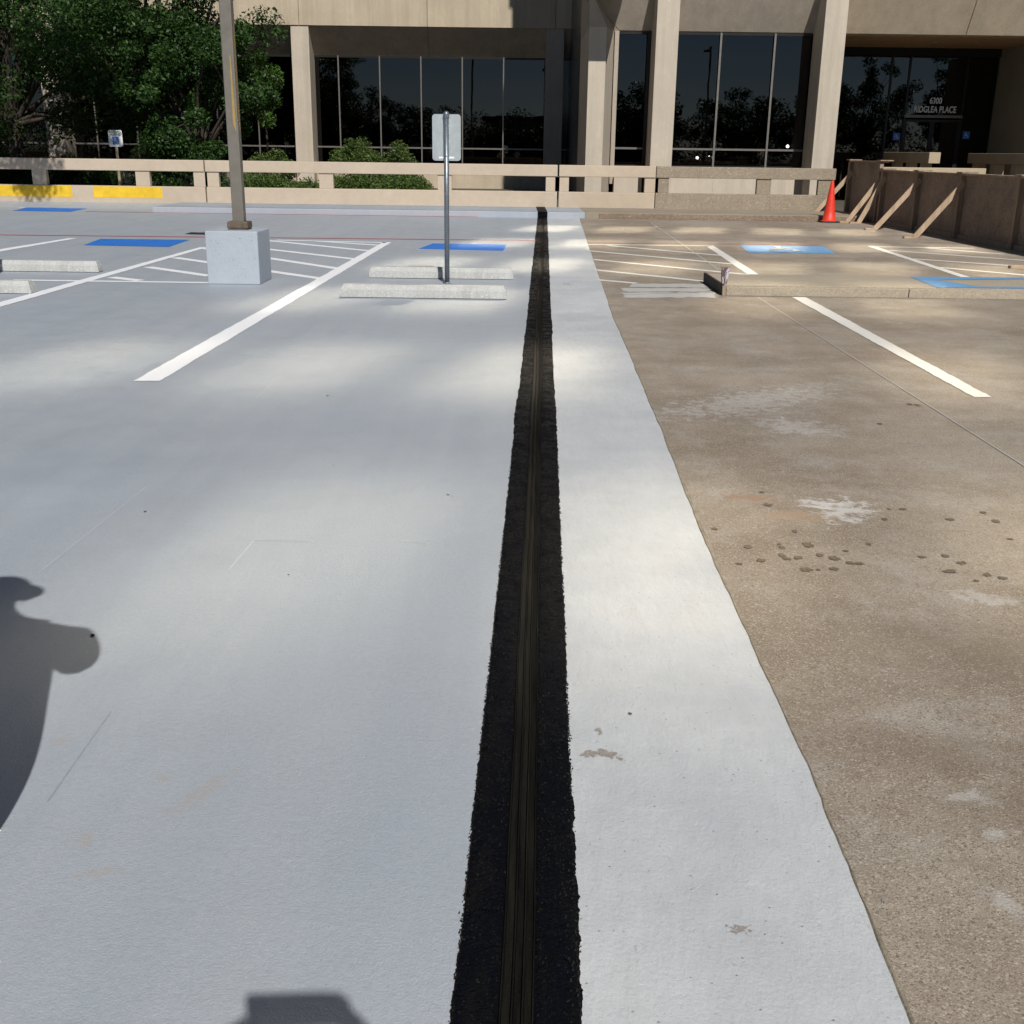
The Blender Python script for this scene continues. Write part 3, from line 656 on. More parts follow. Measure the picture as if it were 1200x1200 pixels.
# ------------------------------------------------------------------ concrete railing
def bevelbox(b, bev=.018): return MB().box(*b).mesh('m', bev)
rail_z = (1.225, 0.93, 0.60)
def railing(name, label, xs, posts, mat, extra=None):
    x0 = xs[0]; r = thing(name, ((xs[0]+xs[-1])/2, RAIL_Y, WALK_Z), label, 'railing', 'concrete railings along the edge of the deck')
    for a, b in zip(xs[:-1], xs[1:]):
        me = bevelbox((a+.006, b-.006, RAIL_Y-.02, RAIL_Y+.22, rail_z[1], rail_z[0])); me.name = 'top_beam'; obj('top_beam', me, mat, r, world=True)
        me = bevelbox((a+.006, b-.006, RAIL_Y, RAIL_Y+.2, WALK_Z-.1, rail_z[2]-.06)); me.name = 'base_wall'; obj('base_wall', me, mat, r, world=True)
    for p in posts:
        me = bevelbox((p-.19, p+.19, RAIL_Y+.015, RAIL_Y+.185, rail_z[2]-.06, rail_z[1]), .012); me.name = 'post'; obj('post', me, mat, r, world=True)
    return r
def rx(px): return PY(px, 210, RAIL_Y).x
rail_l = railing('concrete_railing', 'tan painted concrete railing with yellow kerb paint in front of the trees', [-40, -28, rx(-170), rx(240)], [rx(-340), rx(-225), rx(-70), rx(46), rx(167), rx(235)], M['rail_paint'])
rail_m = railing('concrete_railing', 'tan painted concrete railing behind the sign post up to the black joint', [rx(240)+.02, rx(653.5)], [rx(248), rx(382), rx(521), rx(648)], M['rail_paint'])
rail_p = railing('concrete_railing', 'short tan painted concrete railing just right of the black joint', [rx(653.5)+.03, rx(768.5)], [rx(658.5), rx(764)], M['rail_paint'])
rail_r = railing('concrete_railing', 'bare brown aggregate concrete railing ending at the timber barrier', [rx(768.5)+.004, rx(975)+.1], [rx(776), rx(896), rx(968)], M['rail_raw'])
for a, b in ((-20, 83), (108, 189)):
    m = MB(); m.box(rx(a), rx(b), RAIL_Y-.004, RAIL_Y+.002, .235, .525); obj('yellow_paint', m.mesh('yellow_paint'), M['yellow'], rail_l, world=True)
m = MB(); m.box(rx(232), rx(768), RAIL_Y-.003, RAIL_Y+.002, WALK_Z, WALK_Z+.05); 

# ------------------------------------------------------------------ office building
YL, YLG = 48.5, 49.6        # left wing: column fronts / glass
YR, YRG = 36.0, 37.3        # right wing
bld = thing('office_building', (6, YR, 0), 'brutalist precast concrete office building with dark tinted windows and heavy columns', 'building')
def part(name, mesh_or_mb, mat, bevel=0.0):
    me = mesh_or_mb.mesh(name, bevel) if isinstance(mesh_or_mb, MB) else mesh_or_mb
    return obj(name, me, mat, bld, world=True)
lx = lambda px, py=50: PY(px, py, YL).x
rx2 = lambda px, py=20: PY(px, py, YR).x
z_f = PY(500, 31.5, YL).z; z_g = PY(500, 66.5, YLG).z; z_t = PY(500, 173.5, YLG).z; z_b = PY(500, 191, YLG).z
zr_g = PY(830, 38, YRG).z; zr_t = PY(830, 175, YRG).z; zr_b = PY(830, 194, YRG).z
print('heights', z_f, z_g, z_t, z_b, zr_g, zr_t, zr_b)
# left wing columns every six windows
cw = lx(362)-lx(341); mod = (lx(640)-lx(341))/6
colx = [lx(341)+6*mod*k for k in range(-4, 2)]
for x in colx:
    m = MB(); m.box(x, x+cw, YL, YLG+.1, 0, z_f-.004); part('column', m, M['column'] if x < lx(500) else M['precast_grey'], .012)
xe = PY(688, 120, 36.0).x+.25                              # where the left wing meets the right wing
# fascia and sloped soffit panels, jointed every three windows
px_ = [x+cw/2 for x in colx]; js = []
for x in px_: js += [x, x+3*mod]
js = [x for x in js if x < xe-.3]+[xe]
for a, b in zip(js[:-1], js[1:]):
    m = MB(); m.box(a+.008, b-.008, YL-.05, YL+.5, z_f, z_f+3.4); part('fascia_panel', m, M['precast'], .01)
    m = MB(); m.hexa([(a+.006, YLG-.02, z_g), (b-.006, YLG-.02, z_g), (b-.006, YLG+.3, z_g), (a+.006, YLG+.3, z_g),
                      (a+.006, YL+.03, z_f-.002), (b-.006, YL+.03, z_f-.002), (b-.006, YLG+.3, z_f-.002), (a+.006, YLG+.3, z_f-.002)]); part('soffit_panel', m, M['precast_grey'])
m = MB(); m.box(colx[0], xe, YL+.6, YL+14, z_f+.3, z_f+7); part('upper_wall', m, M['precast'])
m = MB(); m.box(colx[0], xe, YL-.2, YL+.58, z_f+5.2, z_f+9); part('upper_wall', m, M['precast'])
# left wing windows
gx = [x for k, x in enumerate(colx)]
for x in colx:
    nx = x+6*mod
    for k in range(6):
        a = x+mod*k+(cw if k == 0 else 0); b = x+mod*(k+1)
        if a > xe-.1: break
        b = min(b, xe-.02)
        for z0, z1 in ((z_t+.03, z_g-.06), (z_b, z_t-.03)):
            m = MB(); m.box(a+.02, b-.02, YLG+.02, YLG+.03, z0, z1); part('glass_pane', m, M['glass'])
        if k and b > a: m = MB(); m.box(a-.025, a+.025, YLG-.06, YLG+.05, z_b, z_g); part('mullion', m, M['frame_pale'])
    x1 = min(nx, xe)
    if x < xe-.3:
        m = MB(); m.box(x+cw, x1, YLG-.04, YLG+.06, z_t-.03, z_t+.03); part('transom', m, M['frame_pale'])
        m = MB(); m.box(x+cw, x1, YLG-.02, YLG+.06, z_g-.07, z_g); part('window_head', m, M['frame'])
        m = MB(); m.box(x+cw, x1, YLG-.35, YLG+.1, 0, z_b-.04); part('base_wall', m, M['precast'])
        m = MB(); m.box(x+cw, x1, YLG-.36, YLG+.06, z_b-.04, z_b); part('window_sill', m, M['frame'])
# dark rooms behind the glass
m = MB(); m.box(colx[0], xe-.02, YLG+.3, YLG+9, 0, z_f+.2); 
room = MB(); room.add(m.v, [f for k, f in enumerate(m.f) if k != 2]); part('room', room.mesh('room'), M['dark'])
# right wing -----------------------------------------------------------
cR = [(rx2(770), rx2(796.5)), (rx2(967), rx2(993.5))]
span = cR[1][0]-cR[0][0]
for a, b in cR:
    m = MB(); m.box(a, b, YR, YRG+.1, 0, 9.0); part('column', m, M['column'], .015)
xp0, xp1 = PY(688, 120, YR).x, PY(708, 120, YR).x
xg0 = PY(723, 100, YRG).x
m = MB(); m.prism([(xp0, YR, 0), (xp1, YR, 0), (xg0-.14, YRG+.02, 0), (xg0-.14, YRG+.4, 0), (xp0, 40.8, 0)], (0, 0, zr_g)); part('corner_pier', m, M['column'], .01)
m = MB(); zt5 = zr_g+.95
m.add([(xp0, YR, zr_g+.002), (xp1, YR, zr_g+.002), (xg0-.14, YRG+.02, zr_g+.002), (xp0, 40.8, zr_g+.002), (xp0, YR, zt5+2.5), (xp0+.05, YR, zt5), (xp0, 40.8, zt5+2.5), (xp0+.05, YR, zt5+2.5)], [(0, 1, 5, 4), (1, 2, 5), (0, 4, 6, 3), (4, 5, 7), (2, 3, 6, 5)]); part('corner_pier', m, M['precast_grey'])
m = MB(); m.box(xp0, xp0+.4, 40.8, YLG+.6, 0, 9.0); part('return_wall', m, M['mirror_dark'])
m = MB(); m.box(xg0-.13, xg0, YRG-.12, YRG+.1, zr_b-.6, zr_g); part('jamb', m, M['precast_grey'])
x_end = 26.0
xent0, xent1 = cR[1][1], PY(1168, 100, 41.5).x
# flared panels above the ground-floor glass
def flare(a, b, mit=0.0):
    k0, k1 = .6, 2.5       # outward, upward
    yb, zb = YRG-.02, zr_g+.02
    m = MB(); m.hexa([(a, yb, zb), (b, yb, zb), (b, yb+.5, zb), (a, yb+.5, zb), (a-mit*k1, yb-k0*k1, zb+k1), (b, yb-k0*k1, zb+k1), (b, yb+.5, zb+k1), (a-mit*k1, yb+.5, zb+k1)])
    return part('flared_panel', m, M['precast'] if mit == 0 and a > cR[1][0] else M['precast_grey'], .008)
flare(xg0+.02, (cR[0][0]+cR[0][1])/2-.01, 1.15)
flare((cR[0][0]+cR[0][1])/2+.01, (cR[1][0]+cR[1][1])/2-.01)
e1 = PY(1132, 37, YRG).x; flare((cR[1][0]+cR[1][1])/2+.01, e1-.01, 0.0)
o = flare(e1+.01, e1+5.3); flare(e1+5.32, x_end)
# mitre rib at the corner
zc0 = zr_g; 
A_ = Vector((xg0, YRG-.05, zc0)); B_ = Vector((xg0-1.15*2.5, YRG-.02-1.5, zc0+2.5))
m = MB(); m.hexa([A_+Vector(v) for v in ((-.16, 0, -.02), (.03, 0, -.02), (.03, .2, 0), (-.16, .2, 0))]+[B_+Vector(v) for v in ((-.16, 0, 0), (.03, 0, 0), (.03, .2, .1), (-.16, .2, .1))])
part('mitre_rib', m, M['precast_grey'])
# unseen slab added high up to cast shade on the pier
m = MB(); m.box(xp0-.02, xp1+.62, YR-2.35, YR+.3, 6.35, 6.75); part('pier_shade_slab', m, M['precast_grey'], .02)
# windows of the right wing bays
def bay(x0, x1, n, mull=True):
    w_ = (x1-x0)/n
    for k in range(n):
        a, b = x0+k*w_, x0+(k+1)*w_
        for z0, z1 in ((zr_t+.03, zr_g-.07), (zr_b, zr_t-.03)):
            m = MB(); m.box(a+.02, b-.02, YRG+.02, YRG+.03, z0, z1); part('glass_pane', m, M['glass'])
        if k: m = MB(); m.box(a-.03, a+.03, YRG-.06, YRG+.05, zr_b-.6, zr_g); part('mullion', m, M['frame_pale'])
    m = MB(); m.box(x0, x1, YRG-.05, YRG+.06, zr_t-.03, zr_t+.03); part('transom', m, M['frame_pale'])
    m = MB(); m.box(x0, x1, YRG-.03, YRG+.06, zr_g-.08, zr_g); part('window_head', m, M['frame'])
    m = MB(); m.box(x0, x1, YRG-.30, YRG+.1, 0, zr_b-.32); part('base_wall', m, M['column'], .01)
    m = MB(); m.box(x0, x1, YRG-.05, YRG+.06, zr_b-.32, zr_b); part('window_sill', m, M['frame'])
bay(xg0, cR[0][0]-.12, 1)
b0x, b1x = cR[0][1]+.02, PY(952, 100, YRG).x
xm1, xm2 = PY(840.5, 110, YRG).x, PY(903, 110, YRG).x
for a, b in ((b0x, xm1), (xm1, xm2), (xm2, b1x)): bay(a, b, 1)
for x in (xm1, xm2): m = MB(); m.box(x-.03, x+.03, YRG-.08, YRG-.051, zr_b-.6, zr_g-.01); part('mullion', m, M['frame_pale'])
m = MB(); m.box(b1x, cR[1][0]-.0, YRG-.08, YRG+.1, 0, zr_g); part('jamb', m, M['frame'])
m = MB(); m.box(cR[0][0]-.12, cR[0][0]-.0, YRG-.08, YRG+.1, 0, zr_g); part('jamb', m, M['frame'])
m = MB(); m.box(xp0+.45, cR[1][0], YRG+.3, 46, 0, zr_g+.1); room = MB(); room.add(m.v, [f for k, f in enumerate(m.f) if k != 2]); part('room', room.mesh('room'), M['dark'])
# lit lamps seen deep in the room through the glass
lm = NT('warm_lamp_light'); e_ = lm.t.nodes.new('ShaderNodeEmission'); e_.inputs[0].default_value = (1, .9, .7, 1); e_.inputs[1].default_value = 260
lm.L(e_.outputs[0], lm.out.inputs[0])
for px, py, rr in ((817, 185, .05), (923, 171.5, .055), (932, 183.5, .03), (831, 183, .018)):
    q = PY(px, py, YRG+1.6); m = MB(); m.lathe([(0.0, -rr*.4), (rr, -rr*.3), (rr, 0), (0.0, rr*.2)], 12); 
    l_ = thing('interior_lamp', q, {817: 'bright round lamp glowing low behind the middle window of the right wing', 923: 'brightest white lamp behind the third window above the transom', 932: 'small dim lamp below the transom of the third window', 831: 'faint tiny lamp behind the middle window'}[px], 'lamp', 'lamps glowing behind the tinted windows')
    m2 = MB(); m2.lathe([(rr*1.15, -rr*.2), (rr*1.2, 0.0), (rr*.5, rr*.9), (0, rr*.95)], 12)
    obj('bulb', m.mesh('bulb'), lm.m, l_, rot=(R(90), 0, 0)); obj('shade', m2.mesh('shade'), M['frame'], l_, rot=(R(90+180), 0, 0), loc=(0, .01, 0)).rotation_euler = (R(-90), 0, 0)
# entrance recess
YE = 41.5
m = MB(); m.box(xent0-.6, x_end, YRG+.5, YE+.5, zr_g, zr_g+.12)
M['soffit'] = plain('brown_stucco_soffit', (0.36, 0.235, 0.13), .9, var=.12, scale=4, bump=.2)
part('entrance_soffit', m, M['soffit'])
for px, py in ((1096, 49.5), (1110, 43.5), (1145, 49.5), (1168, 43.3)):
    d = ray(px, py); t = (zr_g-CAM_H)/d.z; m = MB(); m.lathe([(0, zr_g-.004), (.075, zr_g-.006), (.09, zr_g+.001)], 14, c=(d.x*t, d.y*t)); part('downlight', m, M['bench'])
ex = lambda px: PY(px, 110, YE).x
ezt = zr_g
m = MB(); m.box(xent0-.55, xent0-.3, YRG+.1, YE, 0, zr_g); part('entrance_side_wall', m, M['frame'])
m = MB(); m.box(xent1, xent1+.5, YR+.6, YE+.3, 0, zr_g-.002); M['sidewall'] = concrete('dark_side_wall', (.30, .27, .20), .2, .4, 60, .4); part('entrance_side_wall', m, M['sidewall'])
m = MB(); m.box(xent0-.3, xent1, YE+.3, YE+7, 0, zr_g+.1); room = MB(); room.add(m.v, [f for k, f in enumerate(m.f) if k != 2]); part('room', room.mesh('room'), M['dark'])
emul = [xent0-.3, ex(1042), ex(1063), ex(1130), xent1]
zdoor = PY(1095, 137.5, YE).z
head = PY(1100, 66, YE).z
m = MB(); m.box(xent0-.3, xent1, YE-.05, YE+.06, head, zr_g); part('entrance_head', m, M['dark'])
for a, b in zip(emul[:-1], emul[1:]):
    is_door = abs(a-ex(1063)) < .01
    m = MB(); m.box(a+.03, b-.03, YE+.01, YE+.02, zdoor+.04 if is_door else 0.05, head-.02); part('glass_pane', m, M['glass'])
for x in emul[1:-1]: m = MB(); m.box(x-.03, x+.03, YE-.05, YE+.05, 0, head); part('mullion', m, M['frame'])
m = MB(); m.box(emul[2]-.02, emul[3]+.02, YE-.055, YE+.045, zdoor-.02, zdoor+.07); part('door_head', m, M['frame_pale'])
dm = (emul[2]+emul[3])/2
for a, b, hs in ((emul[2]+.035, dm-.006, 1), (dm+.006, emul[3]-.035, -1)):
    dr = part('door', MB().box(a, a+.07, YE-.045, YE+.03, .3, zdoor-.08).box(b-.07, b, YE-.045, YE+.03, .3, zdoor-.08).box(a+.07, b-.07, YE-.045, YE+.03, zdoor-.16, zdoor-.08).box(a+.07, b-.07, YE-.045, YE+.03, .3, .45), M['frame'])
    h = obj('handle', MB().tube((b-.12 if hs > 0 else a+.12, YE-.10, 1.1), (b-.12 if hs > 0 else a+.12, YE-.10, 1.9), .018, n=8).mesh('handle'), M['galv'], dr)
    p_ = obj('pane', MB().box(a+.07, b-.07, YE, YE+.01, .45, zdoor-.16).mesh('pane'), M['glass'], dr)
# lettering
def text_mesh(body, size, sx=1.0, bold=0.0):
    cu = bpy.data.curves.new('txt', 'FONT'); cu.body = body; cu.size = size; cu.align_x = 'CENTER'; cu.extrude = .004; cu.offset = bold
    to = bpy.data.objects.new('txt', cu); COL.objects.link(to); bpy.context.view_layer.update()
    me = bpy.data.meshes.new_from_object(to.evaluated_get(bpy.context.evaluated_depsgraph_get())); bpy.data.objects.remove(to); bpy.data.curves.remove(cu)
    me.transform(Matrix.Diagonal((sx, 1, 1, 1))); return me
M['letter'] = plain('silver_letters', (.90, .90, .92), .5, 0, .05)
for body, px, py, sz, sx in (('6300', 1096.3, 121.4, .28, .78), ('RIDGLEA PLACE', 1095.3, 131.8, .295, .71)):
    q = PY(px, py, YE-.02); t_ = obj('lettering', text_mesh(body, sz, sx, .007), M['letter'], bld, loc=(q-Vector(bld.location)), rot=(R(90), 0, 0))
for px, py in ((1050.5, 160), (1132.3, 158.5)):
    q = PY(px, py, YE-.012); st_ = obj('accessibility_sticker', MB().box(-.125, .125, 0, .004, -.125, .125).mesh('sticker'), M['blue_sign'], bld, loc=(q-Vector(bld.location)))
    obj('wheelchair_symbol', isa((0, 0, 1), (1, 0, 0), (-.10, -.003, -.10), .20).mesh('sym'), M['white_sign'], st_)
# upper storeys: wall with rows of separate windows (throw sunlight back onto the deck)
YU = 35.4
xt0 = 2.75
m = MB(); m.box(xt0, x_end, YU, 52, zr_g+2.52, 9.5); part('upper_wall', m, M['precast'])
nf = 7; fl = 3.7; wz0 = 9.55; wr_ = random.Random(12)
win_w, win_s = 1.12, 1.62
for k in range(nf):
    z0 = wz0+fl*k
    m = MB(); m.box(xt0, x_end, YU, 52, z0+2.15, z0+fl-.002); part('upper_wall', m, M['precast'])
    x = xt0+.15; i = 0
    while x+win_w < x_end-.2:
        m = MB(); m.box(x, x+win_w, YU+.18, YU+.2, z0+.0, z0+2.149); part('glass_pane', m, M['mirror'] if (i in {3: (0, 1, 3, 4, 6, 8, 9, 10, 12, 13), 4: (0, 1, 2, 4, 6, 7, 9, 10), 5: (2, 3, 4, 7, 8, 10, 11)}.get(k, range(99))) else M['glass'])
        m = MB(); m.box(x+win_w, x+win_s, YU+.02, YU+.5, z0, z0+2.149); part('upper_pier', m, M['column'])
        x += win_s; i += 1
    m = MB(); m.box(xt0, x_end, YU+.55, 52, z0, z0+2.149); part('upper_wall', m, M['dark'])

# ------------------------------------------------------------------ entrance rails beyond the barrier
def beam_rail(x0, x1, y0, y1, z0, z1, label, posts):
    t = thing('entrance_railing', ((x0+x1)/2, y0, 0), label, 'railing', 'concrete railings flanking the entrance walk')
    obj('top_beam', MB().box(x0, x1, y0, y1, z0, z1).mesh('top_beam', .015), M['bench'], t, world=True)
    for y in posts: obj('post', MB().box(x0+.05, x1-.05, y, y+.35, 0, z0).mesh('post', .01), M['bench'], t, world=True)
q0 = PY(1088, 190, 35.2); q1 = PY(1103, 178, 35.2)
beam_rail(q0.x, q1.x, 35.2, 39.6, PY(1090, 191.5, 35.2).z, PY(1095, 178.5, 35.2).z, 'concrete rail with sunlit square end, left of the entrance doors', (35.7, 37.0, 38.4))
q2 = PY(1134, 185, 39.6)
beam_rail(q2.x, q2.x+.42, 33.2, 39.6, PY(1090, 191.5, 35.2).z, PY(1095, 178.5, 35.2).z, 'long shaded concrete rail on the right side of the entrance walk', (34.0, 35.8, 37.4, 38.9))
t = thing('low_concrete_beam', (rx(1090), 31.4, 0), 'sunlit low concrete beam showing just above the timber barrier', 'railing', None)
obj('top_beam', MB().box(PY(1010, 198, 31.4).x, PY(1156, 198, 31.4).x, 31.4, 31.7, .82, PY(1140, 197.2, 31.4).z).mesh('top_beam', .015), M['bench'], t, world=True)
for x in (9.6, 11.4, 13.0): obj('post', MB().box(x, x+.3, 31.42, 31.68, 0, .82).mesh('post', .01), M['bench'], t, world=True)

# ------------------------------------------------------------------ timber barrier (right)
BX = 8.85
bar = thing('timber_barrier', (BX, 22, 0), 'weathered plywood barrier on timber studs propped by slanted orange braces', 'barrier')
studs = [PY(p, 230, 10).x and None for p in ()]
def y_at(px, X): return (X*FPX/(px-600)-CAM_H*math.sin(PITCH))/math.cos(PITCH)
ys = [y_at(1027, BX), y_at(1067, BX), y_at(1117, BX), y_at(1184, BX)]
ys = [30.45, 27.9]+ys+[ys[-1]-2.2, ys[-1]-4.4, ys[-1]-6.6]
for i, (ya, yb) in enumerate(zip(ys[:-1], ys[1:])):
    top = 1.44 if i == 0 else 1.25
    boxo('plywood_panel', bar, M['ply'], (BX, BX+.02, yb+.004, ya-.004, .06, top-.04))
    boxo('top_plank', bar, M['wood'], (BX-.10, BX+.14, yb+.01, ya-.003, top-.04, top), .004)
    boxo('bottom_plank', bar, M['wood'], (BX-.045, BX-.002, yb+.05, ya-.05, 0, .095), .004)
for i, y in enumerate(ys):
    top = 1.44 if i <= 1 else 1.25
    boxo('stud', bar, M['wood'], (BX-.095, BX-.003, y-.06, y+.06, 0.0, top-.042), .004)
    boxo('end_block', bar, M['wood'], (BX-.12, BX+.2, y-.14, y+.16, top+.001, top+.028), .004)
def brace(bx_, by_, tx, ty, tz):
    A = Vector((bx_, by_, .02)); B = Vector((tx, ty, tz)); a = (B-A).normalized(); s_ = Vector((0, 1, 0)); u = a.cross(s_).normalized()
    m = MB(); p = []
    for P_ in (A, B):
        p += [P_+s_*.02+u*.055, P_-s_*.02+u*.055, P_-s_*.02-u*.055, P_+s_*.02-u*.055]
    m.hexa(p); obj('brace', m.mesh('brace', .004), M['wood_new'], bar, world=True)
    boxo('foot_cleat', bar, M['wood_new'], (bx_-.22, bx_+.05, by_-.06, by_+.06, 0, .035), .004)
for (px, py), (tpx, ty) in (((995, 260), (0, ys[2])), ((1027, 270.5), (0, ys[3])), ((1074, 280.5), (0, ys[4])), ((981, 252), (0, 27.9))):
    g = G(px, py, .14 if py < 255 else 0)
    brace(g.x+.05, ty-.1, BX-.02, ty-.06, 1.08)
brace(BX-1.0, 30.2, BX-.05, 30.2, 1.15)
for bx_, y in ((BX-.85, ys[4]),): brace(bx_, y-.1, BX-.02, y-.06, 1.08) if False else None
boxo('offcut', None, M['wood_new'], (G(1184, 315).x, G(1184, 315).x+.9, G(1184, 315).y, G(1184, 315).y+.09, 0, .045), .004, False)
oc = bpy.data.objects['offcut']; oc.name = 'timber_offcut'; tag(oc, 'short timber offcut lying on the hatched bay by the barrier', 'timber')

# ------------------------------------------------------------------ formed slab with timber edge (right)
s0 = G(846, 346.3); sl = thing('ramp_slab', (s0.x+2.6, s0.y, 0), 'low new concrete ramp slab in timber formwork with a blue painted corner', 'slab')
X0, X1, Y0 = s0.x, 9.2, s0.y; D = 1.28
boxo('slab_top', sl, M['slab'], (X0+.03, X1, Y0+.045, Y0+D, 0, .115), .006)
boxo('form_board', sl, M['slab'], (X0+.05, G(1058, 347).x, Y0, Y0+.04, 0, .098), .005)
boxo('form_board', sl, M['slab'], (G(1058, 347).x+.01, X1, Y0, Y0+.04, 0, .098), .005)
boxo('corner_post', sl, M['wood'], (X0+.0, X0+.045, Y0-.012, Y0+.03, 0, .11), .004)
M['tar'] = plain('tarred_form_board', (.03, .026, .022), .8, scale=20)
boxo('side_board', sl, M['tar'], (X0-.002, X0+.026, Y0+.032, Y0+D+.05, 0, .125), .004)
zt = .119
bl = [G(1066, 324.5, .115), G(1215, 323.5, .115), G(1215, 327, .115), G(1098, 328.5, .115), G(1148, 336.3, .115), G(1215, 336.5, .115), G(1215, 338.8, .115), G(1100, 337.8, .115)]
m = MB(); m.poly([(p.x, min(p.y, Y0+D-.01), zt) for p in (bl[0], bl[1], bl[2], bl[3])]); m.poly([(p.x, max(p.y, Y0+.05), zt) for p in (bl[0], bl[3], bl[4], bl[7])]); m.poly([(p.x, max(p.y, Y0+.05), zt) for p in (bl[7], bl[4], bl[5], bl[6])])
obj('blue_paint', m.mesh('blue_paint'), M['blue_old'], sl, world=True)
sk = G(849, 333, .115)
stk = thing('form_stake', (sk.x, sk.y+.03, .115), 'stubby stake splashed with white and purple paint standing on the slab corner', 'stake')
def stake_mat():
    n = NT('paint_splashed_stake'); a = n.mix(n.ramp(n.noise(22, 4, .7, co=n.mapping((1, 1, .35)), dist=1), [(.48, 0.0), (.54, 1.0)], 'LINEAR'), (.10, .06, .075), (.52, .48, .50)); return n.fin(a, .6, n.bump(n.noise(40), .4, .004))
m = MB(); m.hexa([(-.032, -.02, 0), (.03, -.02, 0), (.03, .02, 0), (-.032, .02, 0), (-.045, -.02, .19), (.05, -.02, .185), (.05, .02, .185), (-.045, .02, .19)]); obj('shaft', m.mesh('shaft', .005), stake_mat(), stk)
m = MB(); m.box(-.05, .056, -.024, .024, .187, .2); obj('top_cap', m.mesh('top_cap', .004), M['wood'], stk)

# ------------------------------------------------------------------ traffic cone
cn = thing('traffic_cone', tuple(G(971, 260.5)), 'orange traffic cone on a black base beside the timber barrier', 'traffic cone')
m = MB(); m.prism([(x, y, 0) for x, y in rounded(.46, .46, .05)], (0, 0, .035)); obj('base', m.mesh('base', .008), M['cone_base'], cn)
m = MB(); m.lathe([(.185, .035), (.17, .05), (.155, .06), (.125, .28), (.09, .56), (.055, .84), (.038, .96), (.034, .975), (.024, .972), (.024, .9)], 28); obj('body', m.mesh('body'), M['cone'], cn)

# ------------------------------------------------------------------ blue reserved sign in the planting
bs = PY(137.5, 186, 33.0)
sg = thing('reserved_sign', (bs.x, 33.0, .02), 'small white accessible parking sign with blue square on a tan post behind the railing', 'sign')
zt1 = PY(138, 152.5, 33).z; zb1 = PY(138, 172, 33).z; wd = .40
obj('post', MB().box(-.035, .035, .01, .05, 0, zt1-.1-.02).mesh('post', .004), M['bench'], sg)
m = MB(); m.prism([(x, 0, z) for x, z in rounded(wd, zt1-zb1, .05)], (0, .006, 0)); pn = obj('panel', m.mesh('panel'), M['white_sign'], sg, loc=(0, 0, (zt1+zb1)/2-.02))
obj('blue_square', MB().box(-.09, .09, -.003, 0, -.16, .05).mesh('blue_square'), M['blue_sign'], pn)
obj('wheelchair_symbol', isa((0, 0, 1), (1, 0, 0), (-.08, -.005, -.15), .18).mesh('sym'), M['white_sign'], pn)
obj('lettering', text_mesh('RESERVED', .085, .85, .002), M['green_ink'], pn, loc=(0, -.002, .145), rot=(R(90), 0, 0))
obj('lettering', text_mesh('PARKING', .085, .85, .002), M['green_ink'], pn, loc=(0, -.002, .075), rot=(R(90), 0, 0))

# ------------------------------------------------------------------ trees and shrubs
def leaves_mesh(name, centres, radii, per, size, r, flat=0.75):
    """leaf quads folded at the midrib, scattered over clump volumes"""
    cs = []; 
    for c_, rad, n in zip(centres, radii, per):
        d = r.normal(size=(n, 3)); d /= np.linalg.norm(d, axis=1)[:, None]
        rr = rad*r.random(n)**0.45
        p = d*rr[:, None]*np.array([1, 1, flat])+np.array(c_); cs.append(p)
    P = np.concatenate(cs); n = len(P)
    nrm = r.normal(size=(n, 3)); nrm[:, 2] = np.abs(nrm[:, 2])+0.25; nrm /= np.linalg.norm(nrm, axis=1)[:, None]
    t = r.normal(size=(n, 3)); u = np.cross(nrm, t); u /= np.linalg.norm(u, axis=1)[:, None]; v = np.cross(nrm, u)
    s_ = size*r.uniform(.6, 1.4, n)[:, None]
    V = np.stack([P-u*s_, P-v*s_*.42+nrm*s_*.12, P+u*s_, P+v*s_*.42+nrm*s_*.12], 1).reshape(-1, 3)
    me = bpy.data.meshes.new(name); me.vertices.add(len(V)); me.vertices.foreach_set('co', V.ravel().astype(np.float32))
    me.loops.add(n*4); me.loops.foreach_set('vertex_index', np.arange(n*4, dtype=np.int32))
    me.polygons.add(n); me.polygons.foreach_set('loop_start', np.arange(0, n*4, 4, dtype=np.int32)); me.polygons.foreach_set('loop_total', np.full(n, 4, dtype=np.int32))
    me.update(calc_edges=True); me.validate(); return me
def tree(loc, h, rad, label, mat, seed, nclump=70, leaves=420, leaf=0.07, low=0.25, trunk=.22, name='oak_tree', group='trees behind the railing', squash=.8, shift=(0, 0)):
    r = np.random.default_rng(seed); t = thing(name, loc, label, 'tree', group)
    ctr = np.array([shift[0], shift[1], h*(low+1)/2]); rz = h*(1-low)/2
    cs = []
    for i in range(nclump):
        d = r.normal(size=3); d /= np.linalg.norm(d); k = r.random()**.38
        cs.append(ctr+d*k*np.array([rad, rad, rz]))
    cr = r.uniform(.45, 1.0, nclump)*rad*.24
    me = leaves_mesh('crown', cs, cr, [int(leaves*(x/(rad*.17))**2) for x in cr], leaf, r, squash)
    obj('crown', me, mat, t)
    m = MB(); base = Vector((0, 0, 0)); fork = Vector((shift[0]*.3, shift[1]*.3, h*max(low, .22)))
    m.tube(base, fork, trunk, trunk*.7, 10, caps=False)
    prev = fork
    for i in range(0, nclump, max(1, nclump//26)):
        e = Vector(cs[i]); mid = fork.lerp(e, .5)+Vector((r.normal()*.3, r.normal()*.3, .25))
        m.tube(fork, mid, trunk*.42, trunk*.2, 6, caps=False); m.tube(mid, e, trunk*.2, .015, 5, caps=False)
    obj('trunk', m.mesh('trunk'), M['bark'], t); return t
g0 = 'trees behind the railing'
tree((-16.8, 32.6, 0), 12.5, 4.3, 'big oak with sunlit yellow-green leaves leaning over the railing at far left', M['leaf_bright'], 11, 100, 560, .07, .40, .3, shift=(3.4, -6.6))
